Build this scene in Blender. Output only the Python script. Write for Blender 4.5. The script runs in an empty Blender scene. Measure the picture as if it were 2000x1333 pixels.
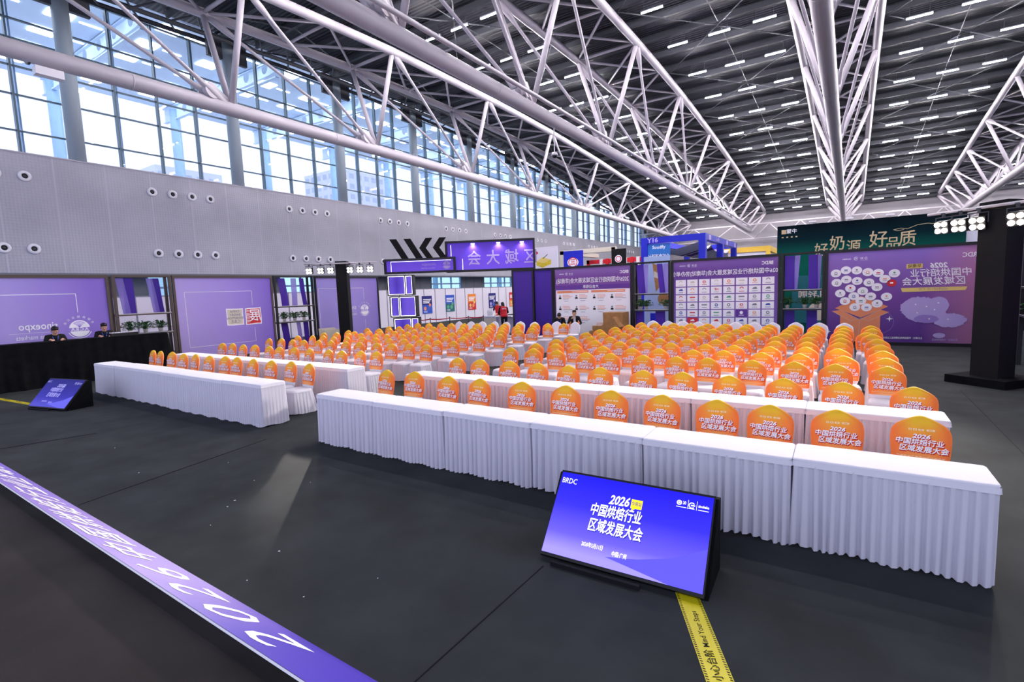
import bpy, bmesh, math, random
from mathutils import Vector, Matrix, Euler
random.seed(7)
PI = math.pi
scene = bpy.context.scene
COL = scene.collection

# ---------------------------------------------------------------- camera
cam_data = bpy.data.cameras.new('camera')
cam_data.sensor_width = 36.0
cam_data.lens = 36.0 * 973.63 / 2000.0
cam_data.clip_end = 600
cam = bpy.data.objects.new('camera', cam_data)
COL.objects.link(cam)
def cam_matrix(yaw, pitch, roll, h):
    f = Vector((-math.sin(yaw) * math.cos(pitch), math.cos(yaw) * math.cos(pitch), math.sin(pitch)))
    r = Vector((math.cos(yaw), math.sin(yaw), 0)); u = r.cross(f)
    c, s = math.cos(roll), math.sin(roll)
    r2 = c * r + s * u; u2 = -s * r + c * u
    return Matrix(((r2.x, u2.x, -f.x, 0), (r2.y, u2.y, -f.y, 0), (r2.z, u2.z, -f.z, h), (0, 0, 0, 1)))
cam.matrix_world = cam_matrix(0.5824, -0.1021, -0.0359, 2.2344)
scene.camera = cam

# ---------------------------------------------------------------- daylight
world = bpy.data.worlds.new('overcast_daylight'); scene.world = world
world.use_nodes = True
bgn = world.node_tree.nodes['Background']
bgn.inputs['Color'].default_value = (0.71, 0.75, 1.0, 1)
bgn.inputs['Strength'].default_value = 0.60
scene.view_settings.view_transform = 'Standard'
scene.view_settings.look = 'None'
scene.view_settings.gamma = 1.0
scene.view_settings.use_curve_mapping = False
scene.view_settings.exposure = 1.58
TUBE = 150.0            # strip lights
SPOT = 500.0           # stage lights, watts each

# ---------------------------------------------------------------- helpers
def lin(h):
    h = h.lstrip('#'); o = []
    for i in (0, 2, 4):
        c = int(h[i:i + 2], 16) / 255.0
        o.append(c / 12.92 if c <= 0.04045 else ((c + 0.055) / 1.055) ** 2.4)
    return (o[0], o[1], o[2], 1.0)
MATS = {}
def mat(name, col, rough=0.6, metal=0.0, emit=None, es=0.0, noise=0.0, ns=8.0, bump=0.0, bs=60.0, spec=0.4, sheen=0.0, transl=0.0, transp=0.0):
    if name in MATS: return MATS[name]
    m = bpy.data.materials.new(name); m.use_nodes = True
    nt = m.node_tree; N = nt.nodes; L = nt.links
    b = N['Principled BSDF']; out = N['Material Output']
    c = lin(col) if isinstance(col, str) else col
    b.inputs['Base Color'].default_value = c
    b.inputs['Roughness'].default_value = rough
    b.inputs['Metallic'].default_value = metal
    b.inputs['Specular IOR Level'].default_value = spec
    if sheen: b.inputs['Sheen Weight'].default_value = sheen
    if emit is not None:
        b.inputs['Emission Color'].default_value = lin(emit) if isinstance(emit, str) else emit
        b.inputs['Emission Strength'].default_value = es
    tc = None
    if noise or bump:
        tc = N.new('ShaderNodeTexCoord')
    if noise:
        t = N.new('ShaderNodeTexNoise'); t.inputs['Scale'].default_value = ns; t.inputs['Detail'].default_value = 5
        L.new(tc.outputs['Object'], t.inputs['Vector'])
        r = N.new('ShaderNodeValToRGB')
        r.color_ramp.elements[0].position = 0.3; r.color_ramp.elements[1].position = 0.7
        r.color_ramp.elements[0].color = tuple(x * (1 - noise) for x in c[:3]) + (1,)
        r.color_ramp.elements[1].color = tuple(min(1, x * (1 + noise)) for x in c[:3]) + (1,)
        L.new(t.outputs['Fac'], r.inputs['Fac']); L.new(r.outputs['Color'], b.inputs['Base Color'])
    if bump:
        t2 = N.new('ShaderNodeTexNoise'); t2.inputs['Scale'].default_value = bs; t2.inputs['Detail'].default_value = 4
        L.new(tc.outputs['Object'], t2.inputs['Vector'])
        bp = N.new('ShaderNodeBump'); bp.inputs['Strength'].default_value = bump; bp.inputs['Distance'].default_value = 0.02
        L.new(t2.outputs['Fac'], bp.inputs['Height']); L.new(bp.outputs['Normal'], b.inputs['Normal'])
    sh = b.outputs[0]
    if transl:
        tr = N.new('ShaderNodeBsdfTranslucent'); tr.inputs['Color'].default_value = c
        mx = N.new('ShaderNodeMixShader'); mx.inputs[0].default_value = transl
        L.new(sh, mx.inputs[1]); L.new(tr.outputs[0], mx.inputs[2]); sh = mx.outputs[0]
    if transp:
        tp = N.new('ShaderNodeBsdfTransparent')
        mx = N.new('ShaderNodeMixShader'); mx.inputs[0].default_value = transp
        L.new(sh, mx.inputs[1]); L.new(tp.outputs[0], mx.inputs[2]); sh = mx.outputs[0]
    if sh is not b.outputs[0]: L.new(sh, out.inputs['Surface'])
    MATS[name] = m
    return m

def grad_mat(name, stops, axis='Z', lo=0.0, hi=1.0, rough=0.6, emis=0.0, transl=0.0, transp=0.0, cross=None):
    """colour gradient along an object axis (a print, a screen picture or painted light)"""
    m = bpy.data.materials.new(name); m.use_nodes = True
    nt = m.node_tree; N = nt.nodes; L = nt.links
    b = N['Principled BSDF']; out = N['Material Output']; b.inputs['Roughness'].default_value = rough
    tc = N.new('ShaderNodeTexCoord'); sp = N.new('ShaderNodeSeparateXYZ')
    L.new(tc.outputs['Object'], sp.inputs[0])
    mr = N.new('ShaderNodeMapRange'); mr.inputs[1].default_value = lo; mr.inputs[2].default_value = hi
    L.new(sp.outputs[axis], mr.inputs[0])
    r = N.new('ShaderNodeValToRGB'); e = r.color_ramp.elements
    for i, (p, c) in enumerate(stops):
        el = e[i] if i < 2 else e.new(p)
        el.position = p; el.color = lin(c)
    L.new(mr.outputs[0], r.inputs['Fac']); colout = r.outputs['Color']
    if cross:                      # (axis, lo, hi, stops with alpha as second gradient mixed in)
        ax2, lo2, hi2, c2 = cross
        m2 = N.new('ShaderNodeMapRange'); m2.inputs[1].default_value = lo2; m2.inputs[2].default_value = hi2
        L.new(sp.outputs[ax2], m2.inputs[0])
        mx = N.new('ShaderNodeMixRGB'); mx.inputs[2].default_value = lin(c2)
        L.new(m2.outputs[0], mx.inputs[0]); L.new(colout, mx.inputs[1]); colout = mx.outputs[0]
    L.new(colout, b.inputs['Base Color'])
    if emis:
        b.inputs['Emission Strength'].default_value = emis; L.new(colout, b.inputs['Emission Color'])
    sh = b.outputs[0]
    if transl:
        tr = N.new('ShaderNodeBsdfTranslucent'); L.new(colout, tr.inputs['Color'])
        mx = N.new('ShaderNodeMixShader'); mx.inputs[0].default_value = transl
        L.new(sh, mx.inputs[1]); L.new(tr.outputs[0], mx.inputs[2]); sh = mx.outputs[0]
    if transp:
        tp = N.new('ShaderNodeBsdfTransparent'); mx = N.new('ShaderNodeMixShader'); mx.inputs[0].default_value = transp
        L.new(sh, mx.inputs[1]); L.new(tp.outputs[0], mx.inputs[2]); sh = mx.outputs[0]
    if sh is not b.outputs[0]: L.new(sh, out.inputs['Surface'])
    MATS[name] = m
    return m

_glyph = {}
def glyphs(s, size=1.0, bold=0.0, align='CENTER', shear=0.0):
    """outline of a line of lettering as flat vertices and faces"""
    cjk = any(ord(c) > 0x2e80 for c in s); wt = bold
    if cjk: bold = 0.0
    k = (s, bold, align, shear)
    if k not in _glyph:
        c = bpy.data.curves.new('lettering', 'FONT'); c.body = s; c.align_x = align; c.align_y = 'CENTER'
        c.offset = bold; c.shear = shear; c.resolution_u = 2
        o = bpy.data.objects.new('lettering', c); COL.objects.link(o)
        d = bpy.context.evaluated_depsgraph_get(); d.update()
        e = o.evaluated_get(d); me = e.to_mesh()
        _glyph[k] = ([(v.co.x, v.co.y, 0.0) for v in me.vertices], [tuple(p.vertices) for p in me.polygons])
        e.to_mesh_clear(); bpy.data.objects.remove(o); bpy.data.curves.remove(c)
    vs, fs = _glyph[k]
    if cjk and wt:                 # heavier strokes: the outline repeated a hair to each side
        n = len(vs); sh = ((-wt, 0), (wt, 0), (0, wt), (0, -wt))
        fs = [tuple(i + n * j for i in f) for j in range(4) for f in fs]; vs = [(x + a, y + b, .0004 * j) for j, (a, b) in enumerate(sh) for x, y, z in vs]
    return [(x * size, y * size, z) for x, y, z in vs], fs

class MB:
    def __init__(s): s.v = []; s.f = []; s.m = []
    def add(s, vs, fs, mi=0):
        n = len(s.v); s.v += [tuple(v) for v in vs]
        s.f += [tuple(i + n for i in f) for f in fs]; s.m += [mi] * len(fs); return s
    def box(s, x0, x1, y0, y1, z0, z1, mi=0):
        return s.add([(x, y, z) for z in (z0, z1) for y in (y0, y1) for x in (x0, x1)],
                     [(0, 2, 3, 1), (4, 5, 7, 6), (0, 1, 5, 4), (2, 6, 7, 3), (0, 4, 6, 2), (1, 3, 7, 5)], mi)
    def obox(s, o, a, b, c, mi=0):
        o, a, b, c = map(Vector, (o, a, b, c))
        P = [o + a * i + b * j + c * k for k in (0, 1) for j in (0, 1) for i in (0, 1)]
        fl = [(0, 2, 3, 1), (4, 5, 7, 6), (0, 1, 5, 4), (2, 6, 7, 3), (0, 4, 6, 2), (1, 3, 7, 5)]
        if a.cross(b).dot(c) < 0: fl = [f[::-1] for f in fl]
        return s.add(P, fl, mi)
    def tube(s, pts, r, n=10, mi=0, caps=True):
        pts = [Vector(p) for p in pts]; k = len(pts)
        rs = r if isinstance(r, (list, tuple)) else [r] * k
        t0 = (pts[1] - pts[0]).normalized()
        up = Vector((0, 0, 1)) if abs(t0.z) < 0.95 else Vector((1, 0, 0))
        a = t0.cross(up).normalized(); vs = []
        for i in range(k):
            t = (pts[min(i + 1, k - 1)] - pts[max(i - 1, 0)]).normalized()
            a = (a - t * a.dot(t)).normalized(); b = t.cross(a)
            for j in range(n):
                th = 2 * PI * j / n; vs.append(pts[i] + (a * math.cos(th) + b * math.sin(th)) * rs[i])
        fs = []
        for i in range(k - 1):
            for j in range(n):
                fs.append((i * n + j, i * n + (j + 1) % n, (i + 1) * n + (j + 1) % n, (i + 1) * n + j))
        if caps:
            fs.append(tuple(range(n))[::-1]); fs.append(tuple(range((k - 1) * n, k * n)))
        return s.add(vs, fs, mi)
    def lathe(s, prof, o=(0, 0, 0), n=24, mi=0, axis=None):
        M = Matrix.Identity(3)
        if axis is not None: M = Vector((0, 0, 1)).rotation_difference(Vector(axis).normalized()).to_matrix()
        o = Vector(o); vs = []
        for r, z in prof:
            for j in range(n):
                th = 2 * PI * j / n; vs.append(o + M @ Vector((r * math.cos(th), r * math.sin(th), z)))
        k = len(prof); fs = [(i * n + j, i * n + (j + 1) % n, (i + 1) * n + (j + 1) % n, (i + 1) * n + j) for i in range(k - 1) for j in range(n)]
        if prof[0][0] > 1e-5: fs.append(tuple(range(n))[::-1])
        if prof[-1][0] > 1e-5: fs.append(tuple(range((k - 1) * n, k * n)))
        return s.add(vs, fs, mi)
    def ball(s, c, r, mi=0, n=12, m=8, R=None):
        rx, ry, rz = r if isinstance(r, (tuple, list)) else (r, r, r)
        c = Vector(c); vs = []
        for i in range(m + 1):
            ph = PI * i / m
            for j in range(n):
                th = 2 * PI * j / n
                p = Vector((rx * math.sin(ph) * math.cos(th), ry * math.sin(ph) * math.sin(th), rz * math.cos(ph)))
                if R is not None: p = R @ p
                vs.append(c + p)
        fs = [(i * n + j, (i + 1) * n + j, (i + 1) * n + (j + 1) % n, i * n + (j + 1) % n) for i in range(m) for j in range(n)]
        return s.add(vs, fs, mi)
    # flat artwork on a plane: P = (origin, u, v, normal); d is how far in front
    def poly(s, P, pts, mi=0, d=0.004):
        o, u, v, n = P; vs = [o + u * a + v * b + n * d for a, b in pts]
        return s.add(vs, [tuple(range(len(vs)))], mi)
    def rect(s, P, u0, u1, v0, v1, mi=0, d=0.004):
        return s.poly(P, [(u0, v0), (u1, v0), (u1, v1), (u0, v1)], mi, d)
    def disc(s, P, u, v, r, mi=0, d=0.004, n=20, ry=None):
        ry = r if ry is None else ry
        return s.poly(P, [(u + r * math.cos(2 * PI * i / n), v + ry * math.sin(2 * PI * i / n)) for i in range(n)], mi, d)
    def ring(s, P, u, v, r0, r1, mi=0, d=0.004, n=24, a0=0, a1=2 * PI):
        for i in range(n):
            t0 = a0 + (a1 - a0) * i / n; t1 = a0 + (a1 - a0) * (i + 1) / n
            s.poly(P, [(u + r0 * math.cos(t0), v + r0 * math.sin(t0)), (u + r1 * math.cos(t0), v + r1 * math.sin(t0)),
                       (u + r1 * math.cos(t1), v + r1 * math.sin(t1)), (u + r0 * math.cos(t1), v + r0 * math.sin(t1))], mi, d)
        return s
    def line(s, P, pts, w, mi=0, d=0.004):
        for (a, b), (c, e) in zip(pts, pts[1:]):
            L = math.hypot(c - a, e - b) or 1; nx, ny = -(e - b) / L * w / 2, (c - a) / L * w / 2
            s.poly(P, [(a + nx, b + ny), (a - nx, b - ny), (c - nx, e - ny), (c + nx, e + ny)], mi, d)
        return s
    def text(s, P, t, u, v, size, mi=0, mirror=False, bold=0.0, align='CENTER', d=0.006, sx=1.0, shear=0.0, rot=0.0):
        o, uu, vv, n = P; vs, fs = glyphs(t, size, bold, align, shear); sg = -1 if mirror else 1
        c, q = math.cos(rot), math.sin(rot); out = []
        for x, y, z in vs:
            x = x * sx * sg
            out.append(o + uu * (u + x * c - y * q) + vv * (v + x * q + y * c) + n * (d + z))
        return s.add(out, fs, mi)
    def build(s, name, mats, parent=None, smooth=False, shade_angle=None):
        me = bpy.data.meshes.new(name); me.from_pydata([tuple(v) for v in s.v], [], s.f); me.update()
        for m in (mats if isinstance(mats, (list, tuple)) else [mats]): me.materials.append(MATS[m] if isinstance(m, str) else m)
        me.polygons.foreach_set('material_index', s.m)
        if smooth:
            me.polygons.foreach_set('use_smooth', [True] * len(me.polygons))
        o = bpy.data.objects.new(name, me); COL.objects.link(o)
        if parent is not None: o.parent = parent
        return o

def tag(o, label=None, cat=None, group=None, kind=None):
    if label: o['label'] = label
    if cat: o['category'] = cat
    if group: o['group'] = group
    if kind: o['kind'] = kind
    return o
def thing(name, label, cat, loc=(0, 0, 0), rz=0.0, group=None):
    o = bpy.data.objects.new(name, None); COL.objects.link(o)
    o.location = loc; o.rotation_euler = (0, 0, rz); o.empty_display_size = 0.1
    return tag(o, label, cat, group)
def struct(mb, name, m, smooth=False): return tag(mb.build(name, m, None, smooth), kind='structure')
def dup(o, parent=None):
    c = o.copy(); COL.objects.link(c); c.parent = parent
    for ch in o.children: dup(ch, c)
    return c
def place(o, loc, rz=None, label=None, group=None):
    o.location = loc
    if rz is not None: o.rotation_euler = (0, 0, rz)
    return tag(o, label, None, group)
ORD = ['first', 'second', 'third', 'fourth', 'fifth', 'sixth', 'seventh', 'eighth', 'ninth', 'tenth', 'eleventh', 'twelfth', 'thirteenth', 'fourteenth', 'fifteenth', 'sixteenth', 'seventeenth', 'eighteenth', 'nineteenth', 'twentieth', 'twenty-first', 'twenty-second', 'twenty-third', 'twenty-fourth', 'twenty-fifth', 'twenty-sixth', 'twenty-seventh', 'twenty-eighth', 'twenty-ninth', 'thirtieth']
def lerp_table(T, y):
    if y <= T[0][0]: return T[0][1]
    for (a, b), (c, d) in zip(T, T[1:]):
        if y <= c: return b + (d - b) * (y - a) / (c - a)
    return T[-1][1]
def PL(o, u, v):
    o, u, v = Vector(o), Vector(u).normalized(), Vector(v).normalized()
    return (o, u, v, u.cross(v).normalized())

# ---------------------------------------------------------------- materials
mat('carpet', '#363a3b', 0.95, noise=0.22, ns=1.6, bump=0.25, bs=420, spec=0.15)
mat('stage_carpet', '#343131', 0.95, noise=0.2, ns=2.0, bump=0.25, bs=420, spec=0.15)
mat('white_steel', '#bbb6bf', 0.42, spec=0.45)
mat('grey_steel', '#8d8f9c', 0.5)
mat('dark_steel', '#45484f', 0.6)
mat('purlin', '#3c3f47', 0.6)
mat('deck', '#2c2d33', 0.7, noise=0.1)
mat('window_metal', '#5c6f79', 0.4, metal=0.3)
mat('column_paint', '#aebdc6', 0.55)
mat('black_frame', '#17171b', 0.5)
mat('bronze_frame', '#564a42', 0.5)  # brownish tone of light on the frames, painted into their colour
mat('black_cloth', '#121315', 0.95, noise=0.3, ns=5, bump=0.3, bs=25, spec=0.1)
mat('white_cloth', '#e3e1ea', 0.85, bump=0.09, bs=26, spec=0.15, sheen=0.1)
mat('white_skirt', '#dcdae6', 0.85, bump=0.12, bs=60, spec=0.12, transl=0.12)
mat('white', '#eceaf0', 0.6)
mat('white_print', '#fbfaff', 0.7)
mat('black', '#101012', 0.45)
mat('matte_black', '#0d0d10', 0.9, noise=0.15)
mat('letter_black', '#15140e', 0.8)
mat('red_print', '#d6303a', 0.7)
mat('red_shadow', '#c62a2c', 0.8)
mat('orange_print', '#ef9468', 0.7)
mat('yellow_print', '#ead27a', 0.7)
mat('green_print', '#5fb08a', 0.7)
mat('grey_print', '#8b8798', 0.7)
mat('blue_print', '#4a62b8', 0.7)
mat('purple_deep', '#4a2a9c', 0.6, transl=0.25)
mat('purple_card', '#6a3f9e', 0.7)
mat('lilac_print', '#b9a9df', 0.7)
mat('gold', '#c9b48a', 0.4, metal=0.3)
mat('led', '#ffffff', 0.4, emit='#f4f2ff', es=1.2)
mat('tube', '#ffffff', 0.4, emit='#fff6fb', es=TUBE)
mat('lamp_face', '#ffffff', 0.4, emit='#fff4e4', es=9.0)
mat('glass_dark', '#0c0d12', 0.05)
mat('cardboard', '#a87b4c', 0.8, noise=0.12, ns=6)
mat('pot', '#e6e2da', 0.5)
mat('leaf', '#1f4a22', 0.55, noise=0.35, ns=30)
mat('leaf_light', '#356b2c', 0.55, noise=0.3, ns=30)
mat('soil', '#2a1e16', 0.95)
mat('skin', '#d3a184', 0.55, spec=0.3)
mat('hair', '#0d0c0d', 0.5)
mat('black_shirt', '#121216', 0.85, noise=0.2, ns=12)
mat('red_vest', '#d3202f', 0.75, noise=0.1, ns=9)
mat('white_tee', '#dedee4', 0.8)
mat('trousers', '#17181d', 0.85)
mat('cream', '#d8d0be', 0.7)
mat('booth_blue', '#1b25c4', 0.5)
mat('booth_white', '#e5e2ee', 0.6)
mat('yellow_booth', '#f0c54a', 0.6)
mat('food_yellow', '#d8c234', 0.6, noise=0.25, ns=9)

def glass_mat(name, tint=(0.93, 0.97, 1.0, 1), gloss=0.08):
    m = bpy.data.materials.new(name); m.use_nodes = True
    nt = m.node_tree; N = nt.nodes; L = nt.links
    N.remove(N['Principled BSDF']); out = N['Material Output']
    tp = N.new('ShaderNodeBsdfTransparent'); tp.inputs[0].default_value = tint
    gl = N.new('ShaderNodeBsdfGlossy'); gl.inputs['Roughness'].default_value = 0.02
    fr = N.new('ShaderNodeLayerWeight'); fr.inputs[0].default_value = 0.25
    mr = N.new('ShaderNodeMapRange'); mr.inputs[3].default_value = gloss * 0.4; mr.inputs[4].default_value = gloss * 3
    mx = N.new('ShaderNodeMixShader')
    L.new(fr.outputs['Facing'], mr.inputs[0]); L.new(mr.outputs[0], mx.inputs[0])
    L.new(tp.outputs[0], mx.inputs[1]); L.new(gl.outputs[0], mx.inputs[2]); L.new(mx.outputs[0], out.inputs['Surface'])
    MATS[name] = m; return m
glass_mat('glass'); glass_mat('glass_cyan', (0.72, 0.9, 0.95, 1))

def ribbed(name, col, axis, freq, strength, rough=0.6, dots=False):
    m = mat(name, col, rough, noise=0.06, ns=0.7); nt = m.node_tree; N = nt.nodes; L = nt.links
    b = N['Principled BSDF']; tc = N.new('ShaderNodeTexCoord')
    if dots:
        v = N.new('ShaderNodeTexVoronoi'); v.inputs['Scale'].default_value = freq; v.inputs['Randomness'].default_value = 0.0
        L.new(tc.outputs['Object'], v.inputs['Vector']); h = v.outputs['Distance']
    else:
        w = N.new('ShaderNodeTexWave'); w.bands_direction = axis; w.inputs['Scale'].default_value = freq
        L.new(tc.outputs['Object'], w.inputs['Vector']); h = w.outputs['Fac']
    bp = N.new('ShaderNodeBump'); bp.inputs['Strength'].default_value = strength; bp.inputs['Distance'].default_value = 0.05
    L.new(h, bp.inputs['Height']); L.new(bp.outputs['Normal'], b.inputs['Normal'])
    return m
ribbed('roof_deck', '#30323a', 'Y', 1.4, 0.8)
ribbed('perforated', '#b2b2bc', 'Y', 9.0, 0.35, 0.75, dots=True)
mat('wall_seam', '#bcbbc5', 0.6)
mat('far_wall', '#918e94', 0.8, noise=0.05, ns=0.3)
mat('lower_wall', '#6f737a', 0.7, noise=0.1, ns=0.6)
mat('soffit', '#d3e3fb', 0.6, noise=0.12, ns=0.25)
mat('soffit_beam', '#d4e6fb', 0.5)
mat('fin', '#9cb8d8', 0.5)
mat('outside_light', '#ffffff', 0.4, emit='#f2f6ff', es=5.0)
mat('city_a', '#d9dde4', 0.8, noise=0.04); mat('city_b', '#b9c4d2', 0.5)
mat('paving', '#d8d8d6', 0.9, noise=0.1, ns=0.4)

# ---------------------------------------------------------------- floor and stage
b = MB(); b.box(-27.6, 30, -8, 84, -0.12, 0.0)
fl = struct(b, 'floor', 'carpet')
seam = MB()
for x0, y0, x1, y1 in ((-7.1, 1.8, -7.6, 4.3), (-2.0, 1.75, -1.95, 3.3), (-11.2, 1.75, -10.8, 3.1), (1.9, 4, 2.0, 12.6)):
    seam.tube([(x0, y0, 0.0), ((x0 + x1) / 2, (y0 + y1) / 2, 0.0015), (x1, y1, 0.0)], 0.006, 5)
o = seam.build('carpet_seam', 'matte_black', fl)
b = MB(); b.box(-20.5, 3.4, -7.5, 1.30, 0.0, 0.335)
struct(b, 'trim_1', 'stage_carpet')
# litter on the carpet
for i, (x, y, s) in enumerate(((-7.7, 2.6, .03), (-6.0, 3.2, .018), (-5.6, 2.75, .03), (-5.5, 2.62, .02), (-5.2, 2.3, .012), (-4.1, 2.35, .02), (-3.9, 1.95, .015), (-7.0, 3.4, .012), (-5.3, 3.5, .012), (-3.3, 2.05, .014), (-9.4, 2.9, .02), (-3.0, 2.5, .012))):
    m_ = MB(); pts = [(x + s * .6 * random.uniform(.5, 1.2) * math.cos(t), y + s * .6 * random.uniform(.4, 1) * math.sin(t)) for t in (0, 1.2, 2.2, 3.4, 4.4, 5.4)]
    m_.add([(a, c, 0.003) for a, c in pts] + [(x, y, 0.007)], [(k, (k + 1) % 6, 6) for k in range(6)] + [(5, 4, 3, 2, 1, 0)])
    tag(m_.build('paper_scrap', 'white'), 'tiny white paper scrap lying on the black carpet', 'litter', 'paper scraps on the carpet')

# ---------------------------------------------------------------- roof profile
TZ = [(-8, 14.3), (0, 14.7), (10, 15.0), (20, 15.4), (30, 15.4), (38, 15.15), (47, 14.6), (56, 13.85), (64, 13.05), (73, 12.2), (83, 11.2)]
def top_z(y): return lerp_table(TZ, y)              # height of the hanging strip lights
def bot_z(y): return 2.23 + 8.1 - 1.2 * (max(y, 0) / 85.0) ** 1.6
def ax(y): return 0.015 * (y - 26)                 # the trusses run a degree off the seating
YS = [-8, 0, 6, 12, 18, 24, 30, 36, 42, 48, 54, 60, 66, 72, 78, 83.4]
b = MB(); vs = []
for y in YS:
    z = top_z(y) + 0.95
    vs += [(-27.6, y, z), (30, y, z), (30, y, z + .25), (-27.6, y, z + .25)]
fs = []
for i in range(len(YS) - 1):
    for k in range(4): fs.append((i * 4 + k, i * 4 + (k + 1) % 4, (i + 1) * 4 + (k + 1) % 4, (i + 1) * 4 + k))
fs += [(0, 1, 2, 3), tuple(len(vs) - 4 + k for k in (3, 2, 1, 0))]
b.add(vs, [f[::-1] for f in fs]); struct(b, 'ceiling', 'roof_deck')
# purlins: deep dark beams from wall to wall
LY = [20.97 + 4.33 * k for k in range(-3, 14)]
def ibeam(mb, x0, x1, y, z, h=.34, w=.16):
    mb.box(x0, x1, y - w / 2, y + w / 2, z - .02, z); mb.box(x0, x1, y - .015, y + .015, z - h, z - .02); mb.box(x0, x1, y - w / 2, y + w / 2, z - h - .02, z - h)
bm_ = MB(); ibeam(bm_, -27.0, 29.8, 0, 0); proto = None
yy = LY[0] - 2.165
while yy < 82.5:
    if proto is None: proto = o = tag(bm_.build('ceiling_beam', 'purlin'), kind='structure')
    else: o = dup(proto)
    o.location = (0, yy, top_z(yy) + 0.93); yy += 2.165
# thin roof bracing rods between the trusses
br = MB()
for x0, x1 in ((-26.8, -23.2), (-19.9, -13.2), (-9.6, -2.1), (1.6, 9.0), (13, 21)):
    for k in range(0, 16, 2):
        ya, yb = LY[k], LY[min(k + 2, 16)]
        za, zb_ = top_z(ya) + .45, top_z(yb) + .45
        br.tube([(x0 + ax(ya), ya, za), (x1 + ax(yb), yb, zb_)], .035, 6); br.tube([(x1 + ax(ya), ya, za), (x0 + ax(yb), yb, zb_)], .035, 6)
struct(br, 'ceiling_trim', 'dark_steel')
# light service track in the middle of each bay
for xc in (-16.4, -5.74, 5.0):
    t_ = MB(); t_.tube([(xc + ax(y), y, top_z(y) + .42) for y in YS[2:-1]], .025, 6)
    struct(t_, 'ceiling_trim', 'dark_steel')

# ---------------------------------------------------------------- left wall, glazing, columns
b = MB(); b.box(-27.7, -26.75, -8, 83.4, 3.58, 8.2)
wl = struct(b, 'wall_left', 'perforated')
b = MB(); y = -4.6
while y < 83: b.box(-26.752, -26.744, y - .03, y + .03, 3.58, 8.2); y += 1.705
b.build('panel_seam', 'wall_seam', wl)
b = MB(); b.box(-26.75, -26.72, -8, 83.4, 8.2, 8.24); b.box(-27.4, -26.75, -8, 83.4, 8.2, 8.26)
struct(b, 'window_sill', 'white_steel')
# lower wall in the recess under it: grey cladding with glazed door bays
doors = [(2.0, 7.9), (10.6, 14.6), (17.4, 20.2), (30.6, 34.4), (37.8, 42.5), (50, 54), (60, 64)]
y0 = -8.0; n = 0
for a_, c_ in doors + [(83.4, 83.4)]:
    m_ = MB(); m_.box(-28.0, -27.75, y0, a_, 0, 3.58)
    yy = y0 + .6
    while yy < a_: m_.box(-27.752, -27.742, yy - .01, yy + .01, 0, 3.58, 1); yy += 1.2
    struct(m_, 'wall_lower', ['lower_wall', 'dark_steel']); y0 = c_
    if c_ > a_:
        n += 1; e = tag(thing('door_%d' % n, None, None), kind='structure')
        m_ = MB(); w = c_ - a_; k = max(2, round(w / 1.3))
        for i in range(k + 1): yy = a_ + w * i / k; m_.box(-27.92, -27.80, yy - .05, yy + .05, 0, 3.58)
        for z in (0.05, 2.35, 2.95, 3.53): m_.box(-27.9, -27.82, a_, c_, z - .05, z + .05)
        m_.build('door_frame', 'fin', e)
        m_ = MB(); m_.box(-27.868, -27.858, a_, c_, 0.1, 3.5); m_.build('glass', 'glass_cyan', e)
b = MB(); b.box(-27.75, -26.75, -8, 83.4, 3.5, 3.579); struct(b, 'ceiling_recess', 'lower_wall')

CY = [8.25 + 6.75 * k for k in range(-2, 12)]
for i in range(len(CY)):
    z1 = top_z(CY[i]) + .9
    m_ = MB(); m_.lathe([(.3, 8.24), (.3, z1)], (-27.0, CY[i], 0), 28); 
    c_ = struct(m_, 'column', 'column_paint', True)
    m_ = MB(); m_.box(-27.1, -26.9, CY[i] - 1.0, CY[i] + 1.0, z1 - 1.5, z1 - .35); m_.build('haunch', 'dark_steel', c_)
for i in range(len(CY) - 1):
    ya, yb = CY[i], CY[i + 1]; zt = min(top_z(ya), top_z(yb)) + .2
    e = tag(thing('window_%d' % (i + 1), None, None), kind='structure')
    m_ = MB()
    for z in (8.29, 9.2, 10.6, 11.7, 12.75, 13.5, zt):
        if z <= zt: m_.box(-27.44, -27.31, ya, yb, z - .024, z + .024)
    m_.build('transom', 'window_metal', e)
    for k in range(1, 4):
        y = ya + (yb - ya) * k / 4
        m_ = MB(); m_.box(-27.48, -27.24, y - .032, y + .032, 8.26, zt); m_.build('mullion', 'window_metal', e)
    m_ = MB()
    for k in (1, 3): y = ya + (yb - ya) * k / 4; m_.box(-27.75, -27.52, y + .14, y + .20, 8.26, zt)
    m_.build('sun_fin', 'fin', e)
    m_ = MB(); m_.box(-27.39, -27.378, ya, yb, 8.26, zt); m_.build('glass_pane', 'glass', e)
# header over the glazing
m_ = MB()
for ya, yb in zip(YS, YS[1:]):
    for xx, dz in ((-27.35, .25), (-26.2, .05), (-25.2, .3)):
        m_.tube([(xx, ya, top_z(ya) + dz), (xx, yb, top_z(yb) + dz)], .11, 8)
    k = 4
    for j in range(k):
        y1 = ya + (yb - ya) * j / k; y2 = ya + (yb - ya) * (j + .5) / k; y3 = ya + (yb - ya) * (j + 1) / k
        m_.tube([(-26.2, y1, top_z(y1) + .05), (-25.2, y2, top_z(y2) + .3), (-26.2, y3, top_z(y3) + .05)], .05, 6)
        m_.tube([(-27.35, y2, top_z(y2) + .25), (-26.2, y1, top_z(y1) + .05)], .05, 6)
struct(m_, 'trim_2', 'dark_steel')

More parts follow.
